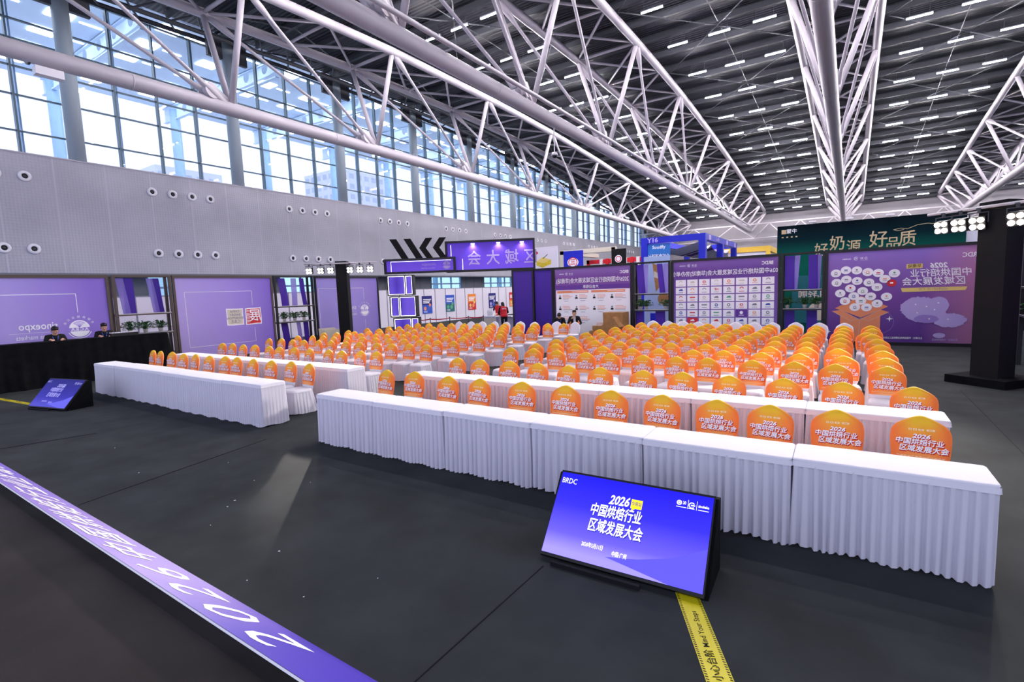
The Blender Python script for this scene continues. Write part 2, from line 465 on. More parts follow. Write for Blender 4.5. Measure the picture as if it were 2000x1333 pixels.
# opposite side of the hall, glazed above a solid plinth
b = MB(); b.box(30, 30.5, -8, 83.4, 0, 6.0); struct(b, 'wall_right', 'far_wall')
for i in range(12):
    ya, yb = -8 + 7.6 * i, -8 + 7.6 * (i + 1); zt = min(top_z(ya), top_z(yb)) + .9
    e = tag(thing('window_%d' % (i + 40), None, None), kind='structure'); m_ = MB()
    for z in (6.05, 8.5, 11, zt - .05): m_.box(30.1, 30.3, ya, yb, z - .05, z + .05)
    for k in range(5): y = ya + 1.9 * k; m_.box(30.08, 30.32, y - .05, y + .05, 6.1, zt)
    m_.build('window_frame', 'window_metal', e); m_ = MB(); m_.box(30.19, 30.21, ya, yb, 6.1, zt); m_.build('glass_pane', 'glass', e)

# round jet nozzles in the wall, four to a group, two rows
pr = None
for row, z in (('upper', 7.34), ('lower', 4.53)):
    for g in range(-1, 10):
        for k in range(4):
            y = 10.78 + 6.9 * g + .855 * k
            if y < 3.5: continue
            if pr is None:
                pr = thing('jet_nozzle', '', 'air vent')
                m_ = MB(); m_.lathe([(.10, .0), (.105, .07), (.14, .075), (.20, .045), (.21, 0)], (0, 0, 0), 22, axis=(1, 0, 0)); m_.build('flange', 'white', pr, True)
                m_ = MB(); m_.lathe([(.0, .006), (.1, .006), (.1, 0.0)], (0, 0, 0), 18, axis=(1, 0, 0)); m_.build('throat', 'black', pr)
                m_ = MB(); m_.lathe([(.0, .05), (.035, .045), (.05, .01)], (0, 0, 0), 14, axis=(1, 0, 0)); m_.build('core', 'dark_steel', pr, True)
                q = pr
            else: q = dup(pr)
            place(q, (-26.746, y, z), 0, 'round white jet nozzle in grey wall, %s row, %s group from near end, nozzle %s' % (row, ORD[g + 1], ['one', 'two', 'three', 'four'][k]), 'jet nozzles in the grey wall')

# far end wall with its lattice girder
b = MB(); b.box(-28, 30, 83.0, 83.5, 0, top_z(83) + 1.1)
struct(b, 'wall_far', 'far_wall')
for j, (xa, xb) in enumerate(((-27, -10.4), (-10.4, 1.0), (1.0, 12), (12, 28))):
    e = thing('lattice_girder', 'white pipe lattice girder below the far roof edge, %s from window wall' % ORD[j], 'roof girder', ((xa + xb) / 2, 79.5, 0), 0, 'lattice girders along the far wall')
    xm = (xa + xb) / 2; za, zc = 8.3, 10.3
    m_ = MB(); m_.tube([(xa - xm, 0, zc), (xb - xm, 0, zc)], .1, 8); m_.build('top_pipe', 'white_steel', e, True)
    m_ = MB(); m_.tube([(xa - xm, 0, za), (xb - xm, 0, za)], .1, 8); m_.build('bottom_pipe', 'white_steel', e, True)
    k = 3; m_ = MB()
    for i in range(k):
        x0 = xa - xm + (xb - xa) * i / k; x1 = x0 + (xb - xa) / k
        m_.tube([(x0, 0, za), ((x0 + x1) / 2, 0, zc), (x1, 0, za)], .075, 8)
    m_.build('lattice_bar', 'white_steel', e, True)

# ---------------------------------------------------------------- big arched trusses
NY = [-4.0, 4.6, 12.1, 20.0, 28.4, 37.0, 46.0, 54.4, 62.0, 68.8, 74.6, 79.6]
A = 1.78
def tz(y): return top_z(y) + .2
def truss_parts(root, A=1.80, drop=0.0):
    def B(y): return (ax(y), y, bot_z(y))
    def T(y, s): return (ax(y) + s * A, y, tz(y) - drop)
    ys = [-6 + 2.9 * k for k in range(30)]
    m_ = MB(); m_.tube([B(y) for y in ys], .29, 20)
    for y in ys[2::3]: m_.tube([B(y), B(y + .05)], .297, 20)
    m_.build('bottom_chord', 'white_steel', root, True)
    for s in (-1, 1):
        m_ = MB(); m_.tube([T(y, s) for y in ys], .21, 16); m_.build('top_chord', 'white_steel', root, True)
    for i, y in enumerate(NY):
        for s in (-1, 1):
            m_ = MB(); p, q = Vector(B(y)), Vector(T(y, s)); m_.tube([p, q], .125, 12); m_.build('post', 'white_steel', root, True)
        m_ = MB(); m_.tube([T(y, -1), T(y, 1)], .085, 8); m_.build('cross_strut', 'white_steel', root, True)
        j = i - 1 if i <= 6 else i + 1
        for s in (-1, 1):
            for jj in ([j] if i != 6 else [i - 1, i + 1]):
                if not 0 <= jj < len(NY): continue
                p, q = Vector(B(y)), Vector(T(NY[jj], s)); d = (q - p).normalized()
                a, c = p + d * 1.0, q - d * .9
                m_ = MB(); m_.tube([p + d * .25, a, p + d * 1.9, q - d * 1.7, c, q - d * .2], [.16, .17, .075, .075, .15, .13], 10); m_.build('tie_rod', 'white_steel', root, True)
                # pin plates
                m_ = MB(); nrm = d.cross(Vector((0, 0, 1))).normalized(); up_ = nrm.cross(d)
                if i < 9: m_.lathe([(0, -.1), (.31, -.1), (.31, .1), (0, .1)], a, 16, axis=nrm); m_.add([tuple(p + d * .05 + nrm * w_ + up_ * h_ + d * l_) for w_ in (-.06, .06) for l_, h_ in ((0, -.3), (0, .3), (.95, .29), (.95, -.29))], [(0, 1, 2, 3), (7, 6, 5, 4), (0, 4, 5, 1), (1, 5, 6, 2), (2, 6, 7, 3), (3, 7, 4, 0)]); m_.lathe([(0, -.14), (.09, -.14), (.09, .14), (0, .14)], a, 10, axis=nrm)
                if i < 9: m_.build('pin_plate', 'white_steel', root)
        if i < len(NY) - 1:
            y2 = NY[i + 1]; ym = (y + y2) / 2
            for s in (-1, 1):
                m_ = MB(); m_.tube([T(y, s), T(ym, -s)], .07, 8); m_.tube([T(ym, -s), T(y2, s)], .07, 8); m_.build('lacing_bar', 'white_steel', root, True)
            m_ = MB(); m_.tube([T(ym, -1), T(ym, 1)], .07, 8); m_.build('cross_strut', 'white_steel', root, True)
tr = thing('roof_truss', 'arched white pipe truss running beside the tall window wall', 'roof truss', (-21.6, 0, 0), 0, 'arched white roof trusses')
truss_parts(tr, 1.62, .62)       # the roof falls a little towards the windows
tr = thing('roof_truss', '', 'roof truss', (0, 0, 0), 0, 'arched white roof trusses'); truss_parts(tr); first = True
for x, lab in ((-11.58, 'arched white pipe truss next to the one beside the windows'), (-.55, 'arched white pipe truss seen end-on above the purple map board'), (10.6, 'arched white pipe truss over the black light tower, farthest from windows')):
    t2 = tr if first else dup(tr); first = False; place(t2, (x, 0, 0), 0, lab)

# ---------------------------------------------------------------- ceiling strip lights
pr = None
def strip_light():
    r = thing('strip_light', '', 'ceiling light')
    m_ = MB(); m_.box(-.54, .54, -.05, .05, .03, .09); m_.box(-.54, -.52, -.05, .05, -.03, .03); m_.box(.52, .54, -.05, .05, -.03, .03); m_.build('housing', 'grey_steel', r)
    m_ = MB(); m_.box(-.52, .52, -.030, .030, -.015, .029); m_.build('diffuser', 'tube', r)
    m_ = MB(); m_.tube([(-.4, 0, .09), (-.4, 0, .60), (.4, 0, .60), (.4, 0, .09)], .012, 5); m_.build('hanger', 'dark_steel', r)
    return r
for bay, xs in (('between window truss and its neighbour', (-18.0, -16.2, -14.35)), ('left of the end-on truss', (-7.9, -5.74, -3.58)), ('right of the end-on truss', (2.9, 5.05, 7.2)), ('beyond the last truss', (13.6, 15.8, 18.0))):
    for k in range(1, len(LY)):
        if bay.startswith('beyond') and k < 9: continue
        y = LY[k]
        for j, x in enumerate(xs):
            if y > 81: continue
            q = pr and dup(pr)
            if q is None: q = pr = strip_light()
            place(q, (x + ax(y), y, top_z(y)), 0, 'lit white ceiling strip %s, %s row, %s strip' % (bay, ORD[k - 1], ['window-side', 'middle', 'far-side'][j]), 'ceiling strip lights')

# ---------------------------------------------------------------- outside the windows
b = MB()
b.obox((-42, -10, 16.4), (14.2, 0, -.3), (0, 92, 0), (0, 0, .3)); sof = struct(b, 'exterior_canopy', 'soffit')
for k in range(12):
    y = CY[0] + 6.75 * k + 3.3
    m_ = MB(); N_ = 7
    # castellated beam: flanges plus web segments round the holes
    m_.obox((-42, y - .12, 15.35), (14.2, 0, -.3), (0, .24, 0), (0, 0, .06)); m_.obox((-42, y - .12, 16.3), (14.2, 0, -.3), (0, .24, 0), (0, 0, .06))
    for i in range(N_):
        xa = -42 + 2.0 * i; xc = xa + 1.0
        for t in range(16):
            t0, t1 = 2 * PI * t / 16, 2 * PI * (t + 1) / 16
            def sq(th):
                cx, cz = math.cos(th), math.sin(th); mx = max(abs(cx) / 1.0, abs(cz) / .46); return (xc + cx / mx, 15.86 + cz / mx)
            (ax0, az0), (ax1, az1) = sq(t0), sq(t1)
            m_.add([(xc + .3 * math.cos(t0), y, 15.86 + .3 * math.sin(t0)), (ax0, y, az0), (ax1, y, az1), (xc + .3 * math.cos(t1), y, 15.86 + .3 * math.sin(t1))], [(0, 1, 2, 3)])
    m_.build('canopy_beam', 'soffit_beam', sof)
    m_ = MB(); m_.lathe([(.32, 0), (.32, 16)], (-40.5, y, 0), 16); struct(m_, 'exterior_column', 'fin', True)
    m_ = MB()
    for i, x in enumerate((-40, -37.4, -34.8, -32.2, -29.6)):
        for dy in (1.3, 4.4):
            m_.obox((x, y + dy, 16.36 - (x + 42) * .021), (.95, 0, -.02), (0, .95, 0), (0, 0, .04))
            m_.obox((x + .35, y + dy + 1.25, 16.36 - (x + 42) * .021), (.12, 0, 0), (0, .9, 0), (0, 0, .04))
    m_.build('canopy_light', 'outside_light', sof)
b = MB(); b.box(-170, -28, -60, 190, -.3, -.05); struct(b, 'exterior_ground', 'paving')
for j, (x, y, w, h, lab) in enumerate(((-150, 66, 16, 36, 'tall pale office tower with window grid beyond the fourth window bay'), (-140, 116, 22, 42, 'broad pale office tower with balcony bands beyond the fifth window bay'), (-120, 40, 20, 24, 'low pale block barely visible beyond the second window bay'))):
    e = thing('office_tower', lab, 'building', (x, y, -.05), 0, 'office blocks outside the windows')
    m_ = MB(); m_.box(-9, 9, -w / 2, w / 2, 0, h); m_.build('wall', 'city_a', e)
    m_ = MB()
    for f in range(int(h / 3.2)):
        for c in range(int(w / 3)): m_.box(8.98, 9.04, -w / 2 + .6 + 3 * c, -w / 2 + 2.4 + 3 * c, 1.0 + 3.2 * f, 2.6 + 3.2 * f)
        for c in range(6): m_.box(-8.4 + 3 * c, -6.6 + 3 * c, -w / 2 - .05, -w / 2, 1 + 3.2 * f, 2.6 + 3.2 * f)
    m_.build('window_grid', 'city_b', e)

CHAIRS = """
L1:-16.02,6.08 -15.44,6.03 -14.8,6.05 -13.92,5.95 -13.43,6 -12.65,5.96 -12.06,6.04 -11.58,6.04 -10.81,6 -10.11,6 -9.49,6.06 -8.79,6
L2:-15.92,7.93 -15.47,7.97 -14.62,7.88 -14.21,7.94 -13.29,7.86 -12.72,7.8 -12.13,7.86 -11.34,7.78 -10.61,7.81 -10.01,7.77 -9.58,7.9 -9.01,7.93
L3:-15.84,9.39 -15.34,9.51 -14.5,9.36 -13.92,9.36 -13.28,9.43 -12.7,9.44 -11.93,9.38 -11.33,9.36 -10.6,9.36 -10.01,9.34 -9.49,9.48 -8.84,9.44
L4:-15.62,10.37 -15.33,10.59 -14.63,10.58 -13.87,10.43 -13.11,10.45 -12.81,10.63 -11.94,10.51 -11.28,10.44 -10.66,10.45 -9.95,10.36 -9.36,10.43 -8.7,10.35
L5:-15.8,11.47 -15.28,11.63 -14.57,11.59 -13.97,11.63 -13.1,11.53 -12.51,11.49 -11.91,11.61 -11.21,11.44 -10.65,11.47 -9.95,11.5 -9.26,11.43 -8.63,11.43
L6:-15.72,12.5 -14.96,12.24 -14.61,12.49 -13.86,12.43 -13.25,12.54 -12.56,12.48 -11.75,12.38 -11.15,12.39 -10.55,12.5 -9.91,12.46 -9.2,12.44 -8.57,12.36
L7:-15.84,13.52 -15.03,13.42 -14.53,13.49 -13.78,13.4 -13.05,13.32 -12.41,13.41 -11.63,13.35 -11,13.45 -10.34,13.31 -9.92,13.52 -9.28,13.49 -8.66,13.59
L8:-15.57,14.45 -15.09,14.51 -14.4,14.5 -13.72,14.45 -13.19,14.52 -12.61,14.51 -11.76,14.49 -11.13,14.38 -10.47,14.47 -9.97,14.54 -9.3,14.5 -8.7,14.48
L9:-15.63,15.55 -14.85,15.38 -14.36,15.53 -13.72,15.6 -13.1,15.53 -12.49,15.52 -11.81,15.56 -11.24,15.51 -10.61,15.53 -9.98,15.54 -9.3,15.53 -8.66,15.56
L10:-15.74,16.3 -15.08,16.32 -14.44,16.37 -13.81,16.33 -13.08,16.29 -12.45,16.35 -11.79,16.5 -11.15,16.46 -10.55,16.61 -9.86,16.66 -9.28,16.62 -8.62,16.68
LW:-14.23,17.37 -13.58,17.41 -12.99,17.44 -12.35,17.48 -11.58,17.27 -11.13,17.55 -10.29,17.35 -9.44,17.66 -8.53,17.47
R1:-6.59,6.01 -5.98,6.06 -5.12,5.93 -4.5,5.93 -3.77,5.96 -3.07,5.96 -2.39,5.89 -1.74,5.89 -1.12,5.87 -0.58,5.84 0.01,5.88 0.67,5.92
R2:-6.38,7.7 -5.79,7.66 -5.12,7.68 -4.47,7.62 -3.83,7.55 -3.25,7.56 -2.52,7.52 -1.93,7.56 -1.27,7.5 -0.59,7.54 0.07,7.51 0.77,7.46
R3:-6.3,9.52 -5.68,9.49 -5.03,9.39 -4.28,9.23 -3.76,9.25 -3.08,9.19 -2.45,9.17 -1.91,9.17 -1.19,9.13 -0.58,9.15 -0.02,9.09 0.62,9.05
R4:-6.14,10.42 -5.65,10.45 -5.08,10.41 -4.38,10.33 -3.66,10.19 -3.1,10.24 -2.42,10.24 -1.86,10.31 -1.18,10.19 -0.57,10.19 0.09,10.09 0.66,10
R5:-6.14,11.45 -5.64,11.46 -5.03,11.39 -4.37,11.34 -3.69,11.31 -3.16,11.35 -2.4,11.28 -1.82,11.21 -1.15,11.15 -0.52,11.22 0.01,11.11 0.68,10.96
R6:-6.15,12.3 -5.55,12.28 -5,12.3 -4.31,12.15 -3.67,12.19 -3.02,12.23 -2.37,12.24 -1.85,12.36 -1.15,12.22 -0.54,12.19 0.02,12.21 0.69,11.97
R7:-6.18,13.39 -5.69,13.4 -5.09,13.51 -4.37,13.37 -3.64,13.25 -3.1,13.29 -2.36,13.27 -1.86,13.3 -1.23,13.28 -0.59,13.2 0.06,13.14 0.71,13.1
R8:-6.22,14.44 -5.6,14.31 -4.94,14.26 -4.24,14.32 -3.65,14.19 -3.09,14.14 -2.45,14.18 -1.77,14.19 -1.11,14.11 -0.57,14.34 0.04,14.1 0.66,14.18
R9:-6.07,15.35 -5.46,15.25 -4.87,15.07 -4.19,15.16 -3.61,15.17 -3.01,15.08 -2.39,15.1 -1.73,15.03 -1.12,15.01 -0.54,14.9 0.09,14.9 0.54,14.61
R10:-5.96,16.3 -5.35,16.06 -4.71,16.13 -4.16,16.09 -3.55,16.07 -2.95,16.01 -2.32,16.01 -1.7,15.91 -1.12,15.88 -0.51,15.82 0.12,15.76 0.73,15.74
R11:-5.9,17.43 -5.34,17.25 -4.68,17.1 -4.11,17.07 -3.55,17 -3.03,17.05 -2.37,16.85 -1.74,16.81 -1.09,16.71 -0.53,16.6 0.12,16.61 0.74,16.68
RW:-5.77,18.34 -5.14,18.14 -4.64,18.17 -4.06,17.9 -3.5,17.93 -2.85,17.85 -2.26,17.69 -1.75,17.73 -1.11,17.78 -0.48,17.64 0.15,17.58
"""

# ---------------------------------------------------------------- tables
def loop_rect(w, d, r, n):
    """points and outward normals round a rounded rectangle, even spacing"""
    segs = []; hw, hd = w / 2, d / 2
    L = [w - 2 * r, PI * r / 2, d - 2 * r, PI * r / 2] * 2; tot = sum(L); out = []
    for i in range(n):
        s = tot * i / n; k = 0
        while s > L[k]: s -= L[k]; k += 1
        side = k // 2
        base = [((-hw + r, -hd), (1, 0)), ((hw, -hd + r), (0, 1)), ((hw - r, hd), (-1, 0)), ((-hw, hd - r), (0, -1))][side]
        (px, py), (tx, ty) = base
        if k % 2 == 0: p = (px + tx * s, py + ty * s); nn = (ty, -tx)
        else:
            ex, ey = px + tx * L[k - 1], py + ty * L[k - 1]; nx, ny = ty, -tx
            cx, cy = ex - nx * r, ey - ny * r; t = s / r
            nn = (nx * math.cos(t) + tx * math.sin(t), ny * math.cos(t) + ty * math.sin(t)); p = (cx + nn[0] * r, cy + nn[1] * r)
        out.append((p, nn))
    return out
def pleats(mb, w, d, r, z0, z1, n, folds, amp, flare, rows=7, seed=0, gather=0.35, sideflat=False, mi=0, wavy=.012):
    rnd = random.Random(seed); ph = [rnd.uniform(-1.1, 1.1) for _ in range(folds + 1)]; am = [rnd.uniform(.6, 1.3) for _ in range(folds + 1)]
    lp = loop_rect(w, d, r, n); vs = []
    for i in range(rows):
        t = i / (rows - 1); z = z1 + (z0 - z1) * t
        for j, (p, nn) in enumerate(lp):
            u = folds * j / n; k = int(u); f = u - k
            a0 = am[k % folds] + (am[(k + 1) % folds] - am[k % folds]) * f; p0 = ph[k % folds] + (ph[(k + 1) % folds] - ph[k % folds]) * f
            wv = math.sin(2 * PI * u + p0 * (.5 + t)); wv = (1 - 2 * abs(wv) ** .7) if False else (wv + .35 * math.sin(2 * (2 * PI * u + p0 * (.5 + t)) + 1.0)) * .85
            off = amp * a0 * (gather + (1 - gather) * t ** .7) * wv + flare * t ** 1.3
            if sideflat and abs(nn[0]) > .7: off = -.004 + .25 * amp * wv * t
            zz = z + (wavy * math.sin(u * .9 + seed) if i == rows - 1 else 0)
            vs.append((p[0] + nn[0] * off, p[1] + nn[1] * off, max(zz, .004)))
    fs = [(i * n + j, (i + 1) * n + j, (i + 1) * n + (j + 1) % n, i * n + (j + 1) % n) for i in range(rows - 1) for j in range(n)]
    return mb.add(vs, fs, mi)
def pad(mb, w, d, r, zs, n=64, mi=0, wob=0.0, seed=0):
    """closed soft slab: zs = [(inset, z) ...] from bottom edge over the top"""
    rnd = random.Random(seed); vs = []
    for ins, z in zs:
        wb = wob if (ins, z) not in (zs[0], zs[-1]) else 0
        for p, nn in loop_rect(w, d, r, n): vs.append((p[0] - nn[0] * ins + rnd.uniform(-wb, wb), p[1] - nn[1] * ins + rnd.uniform(-wb, wb), z + rnd.uniform(-wb, wb)))
    k = len(zs); fs = [(i * n + j, i * n + (j + 1) % n, (i + 1) * n + (j + 1) % n, (i + 1) * n + j) for i in range(k - 1) for j in range(n)]
    fs += [tuple(range(n))[::-1], tuple(range((k - 1) * n, k * n))]
    return mb.add(vs, fs, mi)
def make_table(seed):
    t = thing('banquet_table', '', 'table', group='white-skirted tables')
    m_ = MB(); pad(m_, 1.272, .47, .034, [(.03, .735), (.002, .737), (0, .745), (.005, .755), (.014, .758), (.03, .759)], 120, wob=.0008, seed=seed)
    m_.build('table_cover', 'white_cloth', t, True)
    m_ = MB(); pleats(m_, 1.264, .458, .012, .015, .71, 480, (38, 52, 46)[seed - 1], (.034, .026, .029)[seed - 1], .016, 9, seed, .40, True); m_.build('pleated_skirt', 'white_skirt', t, True)
    m_ = MB(); pleats(m_, 1.2715, .470, .014, .696, .742, 200, 40, .0012, .004, 3, seed + 5, wavy=0); m_.build('hem_band', 'white_cloth', t, True)
    return t
tabs = [make_table(s) for s in (1, 2, 3)]; used = 0
for bl, x0, x1, rows in (('hall-side block', -6.66, .98, ((4.60, 'front'), (6.49, 'second'))), ('window-side block', -15.80, -8.30, ((4.66, 'front'), (6.47, 'second')))):
    for y, rn in rows:
        for i in range(6):
            w = (x1 - x0) / 6; x = x0 + w * (i + .5)
            q = tabs[used] if used < 3 else dup(tabs[(used * 7 + i) % 3]); used += 1
            fromaisle = i if bl.startswith('hall') else 5 - i
            place(q, (x, y + .235 + random.uniform(-.012, .012), random.uniform(0, .004)), random.uniform(-.006, .006), 'white-clothed table in %s row of %s, %s from the centre aisle' % (rn, bl, ORD[fromaisle]))

# ---------------------------------------------------------------- chairs
PROF = [(.150, .40), (.185, .44), (.205, .50), (.213, .56), (.219, .62), (.2225, .68), (.2225, .73), (.217, .772), (.204, .806), (.182, .832), (.150, .855), (.108, .881), (.062, .904), (.025, .917), (.006, .921)]
def back_y(z): return .185 + max(0, z - .45) * .175
def hw_at(z):
    for (a, b), (c, d) in zip(PROF, PROF[1:]):
        if z <= d: return a + (c - a) * (z - b) / (d - b)
    return PROF[-1][0]
def front_y(x, z):
    h = max(hw_at(z), .02); u = max(-1, min(1, x / max(h, .12)))
    return back_y(z) - .03 * (1 - abs(u) ** 4) ** .5 * (1 if h > .1 else .5 + .5 * h / .1) - .004 + .012 * (x / .22) ** 2 * -1 * .0
def back_shell(mb, zs, grow=0.0, mi=0, bottom=True):
    nx = 13; vs = []
    for z in zs:
        h = hw_at(z) + grow; sc = (1 if h > .1 else .35 + .65 * h / .1)
        for side in (-1, 1):
            for i in range(nx):
                u = -1 + 2 * i / (nx - 1); u = u if side < 0 else -u
                th = (.03 + grow) * (max(0, 1 - abs(u) ** 4)) ** .5 * sc
                vs.append((u * h, back_y(z) + side * th, z))
    n = 2 * nx; k = len(zs)
    fs = [(i * n + j, i * n + (j + 1) % n, (i + 1) * n + (j + 1) % n, (i + 1) * n + j) for i in range(k - 1) for j in range(n)]
    fs.append(tuple(range((k - 1) * n, k * n)))
    if bottom: fs.append(tuple(range(n))[::-1])
    return mb.add(vs, fs, mi)
grad_mat('cap_print', [(0.0, '#f9c68a'), (0.12, '#fa9a4a'), (0.40, '#fa8a32'), (0.66, '#f6a02c'), (0.86, '#efb81e'), (1.0, '#ecba18')], 'Z', .50, .92, .75)
nt = MATS['cap_print'].node_tree     # the print turns deeper orange towards both sides
N, L = nt.nodes, nt.links
b_ = N['Principled BSDF']; src = b_.inputs['Base Color'].links[0].from_socket
sp = [x for x in N if x.type == 'SEPXYZ'][0]
ab = N.new('ShaderNodeMath'); ab.operation = 'ABSOLUTE'; L.new(sp.outputs['X'], ab.inputs[0])
mr = N.new('ShaderNodeMapRange'); mr.inputs[1].default_value = .06; mr.inputs[2].default_value = .2; L.new(ab.outputs[0], mr.inputs[0])
mx = N.new('ShaderNodeMixRGB'); mx.inputs[2].default_value = lin('#fb7a30'); L.new(mr.outputs[0], mx.inputs[0]); L.new(src, mx.inputs[1]); L.new(mx.outputs[0], b_.inputs['Base Color'])
def make_chair(capped):
    r = thing('banquet_chair', '', 'chair')
    m_ = MB(); pad(m_, .43, .43, .095, [(.03, .395), (.004, .40), (0, .425), (.012, .452), (.045, .466), (.09, .470)], 72); 
    m_.v = [(x, y - .02, z) for x, y, z in m_.v]; m_.build('seat', 'white_cloth', r, True)
    m_ = MB(); pleats(m_, .42, .42, .06, .008, .415, 168, 24, .012, .035, 6, 3, .2); m_.v = [(x, y - .02 + (.06 * (1 - z / .415) if y > .1 else 0), z) for x, y, z in m_.v]
    m_.build('skirt', 'white_skirt', r, True)
    zs = [.40, .44, .48, .52, .58, .64, .70, .74, .775, .806, .836, .861, .886, .900, .911, .918]
    m_ = MB(); back_shell(m_, zs if not capped else zs); m_.build('backrest', 'white_cloth', r, True)
    if capped:
        m_ = MB(); back_shell(m_, [.508, .52, .58, .64, .70, .74, .775, .806, .836, .861, .886, .900, .912, .9195], .005, 0, False)
        def wrap(t, x, z, size, mi, off, bold=0.0, sx=1.0, shear=0.0, rot=0.0):
            vs, fs = glyphs(t, size, bold, 'CENTER', shear); c, s = math.cos(rot), math.sin(rot); out = []
            for a, b, lift in vs:
                a = a * sx; px, pz = x + a * c - b * s, z + a * s + b * c
                out.append((px, front_y(px, pz) - .002 - off - lift, pz))
            m_.add(out, fs, mi)
        def put(t, x, z, size, bold, sx=1.0, shear=0.0):
            wrap(t, x + .005, z - .010, size * 1.02, 2, .0030, bold + .012, sx, shear, -.02)
            wrap(t, x, z, size, 1, .0058, bold, sx, shear, -.02)
        put('2026', .0, .738, .052, .028, 1.25, .25)
        put('中国烘焙行业', -.012, .684, .061, .020, .98, .12)
        put('区域发展大会', .02, .620, .063, .020, .96, .12)
        for cx, cw in ((-.08, .012), (-.045, .014), (.0, .02), (.07, .03)):
            vs = [(cx + cw * a, 0, .800 + .009 * b) for a, b in ((-1, -1), (1, -1), (1, 1), (-1, 1), (-.5, -.4), (.5, -.4), (.5, .4), (-.5, .4))]
            m_.add([(x, front_y(x, z) - .007, z) for x, y, z in vs], [(0, 1, 5, 4), (1, 2, 6, 5), (2, 3, 7, 6), (3, 0, 4, 7)], 3)
        for k in range(13):
            cx = -.165 + .0275 * k; vs = [(cx - .011, .551), (cx + .011, .551), (cx + .011, .557), (cx - .011, .557)]
            m_.add([(x, front_y(x, z) - .007, z) for x, z in vs], [(0, 1, 2, 3)], 3)
        m_.build('printed_cap', ['cap_print', 'white_print', 'red_shadow', 'cap_cream'], r, True)
    return r
mat('cap_cream', '#f4d9a8', 0.8)
capped, plain = make_chair(True), make_chair(False); nc = [0, 0]
PEAK = back_y(.916)
for ln in CHAIRS.strip().splitlines():
    key, pts = ln.split(':'); bl = 'window-side block' if key[0] == 'L' else 'hall-side block'
    pts = [tuple(map(float, q.split(','))) for q in pts.split()]
    w = key[1] == 'W'; pts.sort()
    for _ in range(30):                     # nobody's chair stands inside the next one
        for i in range(len(pts) - 1):
            g = pts[i + 1][0] - pts[i][0]
            if g < .52 and abs(pts[i + 1][1] - pts[i][1]) < .5: s_ = (.52 - g) / 2; pts[i] = (pts[i][0] - s_, pts[i][1]); pts[i + 1] = (pts[i + 1][0] + s_, pts[i + 1][1])
    for i, (x, y) in enumerate(pts):
        fa = (len(pts) - 1 - i) if key[0] == 'L' else i
        src = plain if w else capped; q = src if nc[w] == 0 else dup(src); nc[w] += 1
        a = random.uniform(-.10, .10)
        if w: lab = 'plain white covered chair in last row of %s, %s from the centre aisle' % (bl, ORD[fa])
        else: lab = 'orange-capped white chair, %s row of %s, %s from the centre aisle' % (ORD[int(key[1:]) - 1], bl, ORD[fa])
        place(q, (x + math.sin(a) * PEAK, y - math.cos(a) * PEAK, 0), a, lab, 'covered chairs of the ' + bl)

# ---------------------------------------------------------------- floor monitors
EX, EY, EZ = Vector((1, 0, 0)), Vector((0, 1, 0)), Vector((0, 0, 1))
grad_mat('screen_blue', [(0, '#8f82ff'), (.2, '#5a4cf2'), (.55, '#2a22dc'), (1, '#1410b8')], 'Z', .1, .62, .25, emis=.36)
grad_mat('screen_dim', [(0, '#5450c8'), (.3, '#302aa8'), (.7, '#1e1a88'), (1, '#141278')], 'Z', .1, .62, .08, emis=.12)  # same picture dimmed: oblique-view falloff painted into the screen colours
mat('screen_dim_band', '#6a68d8', .1, emit='#5c58d0', es=.2)
mat('screen_dim_white', '#b8b4e8', .1, emit='#b0acea', es=.16)
mat('screen_band', '#5a50ee', .3, emit='#4c44e8', es=.36)
mat('screen_white', '#ffffff', .3, emit='#f2f0ff', es=.42)
mat('screen_yellow', '#f0d820', .3, emit='#f0d820', es=.36)
mat('screen_navy', '#1a1a8c', .3, emit='#16168a', es=.25)
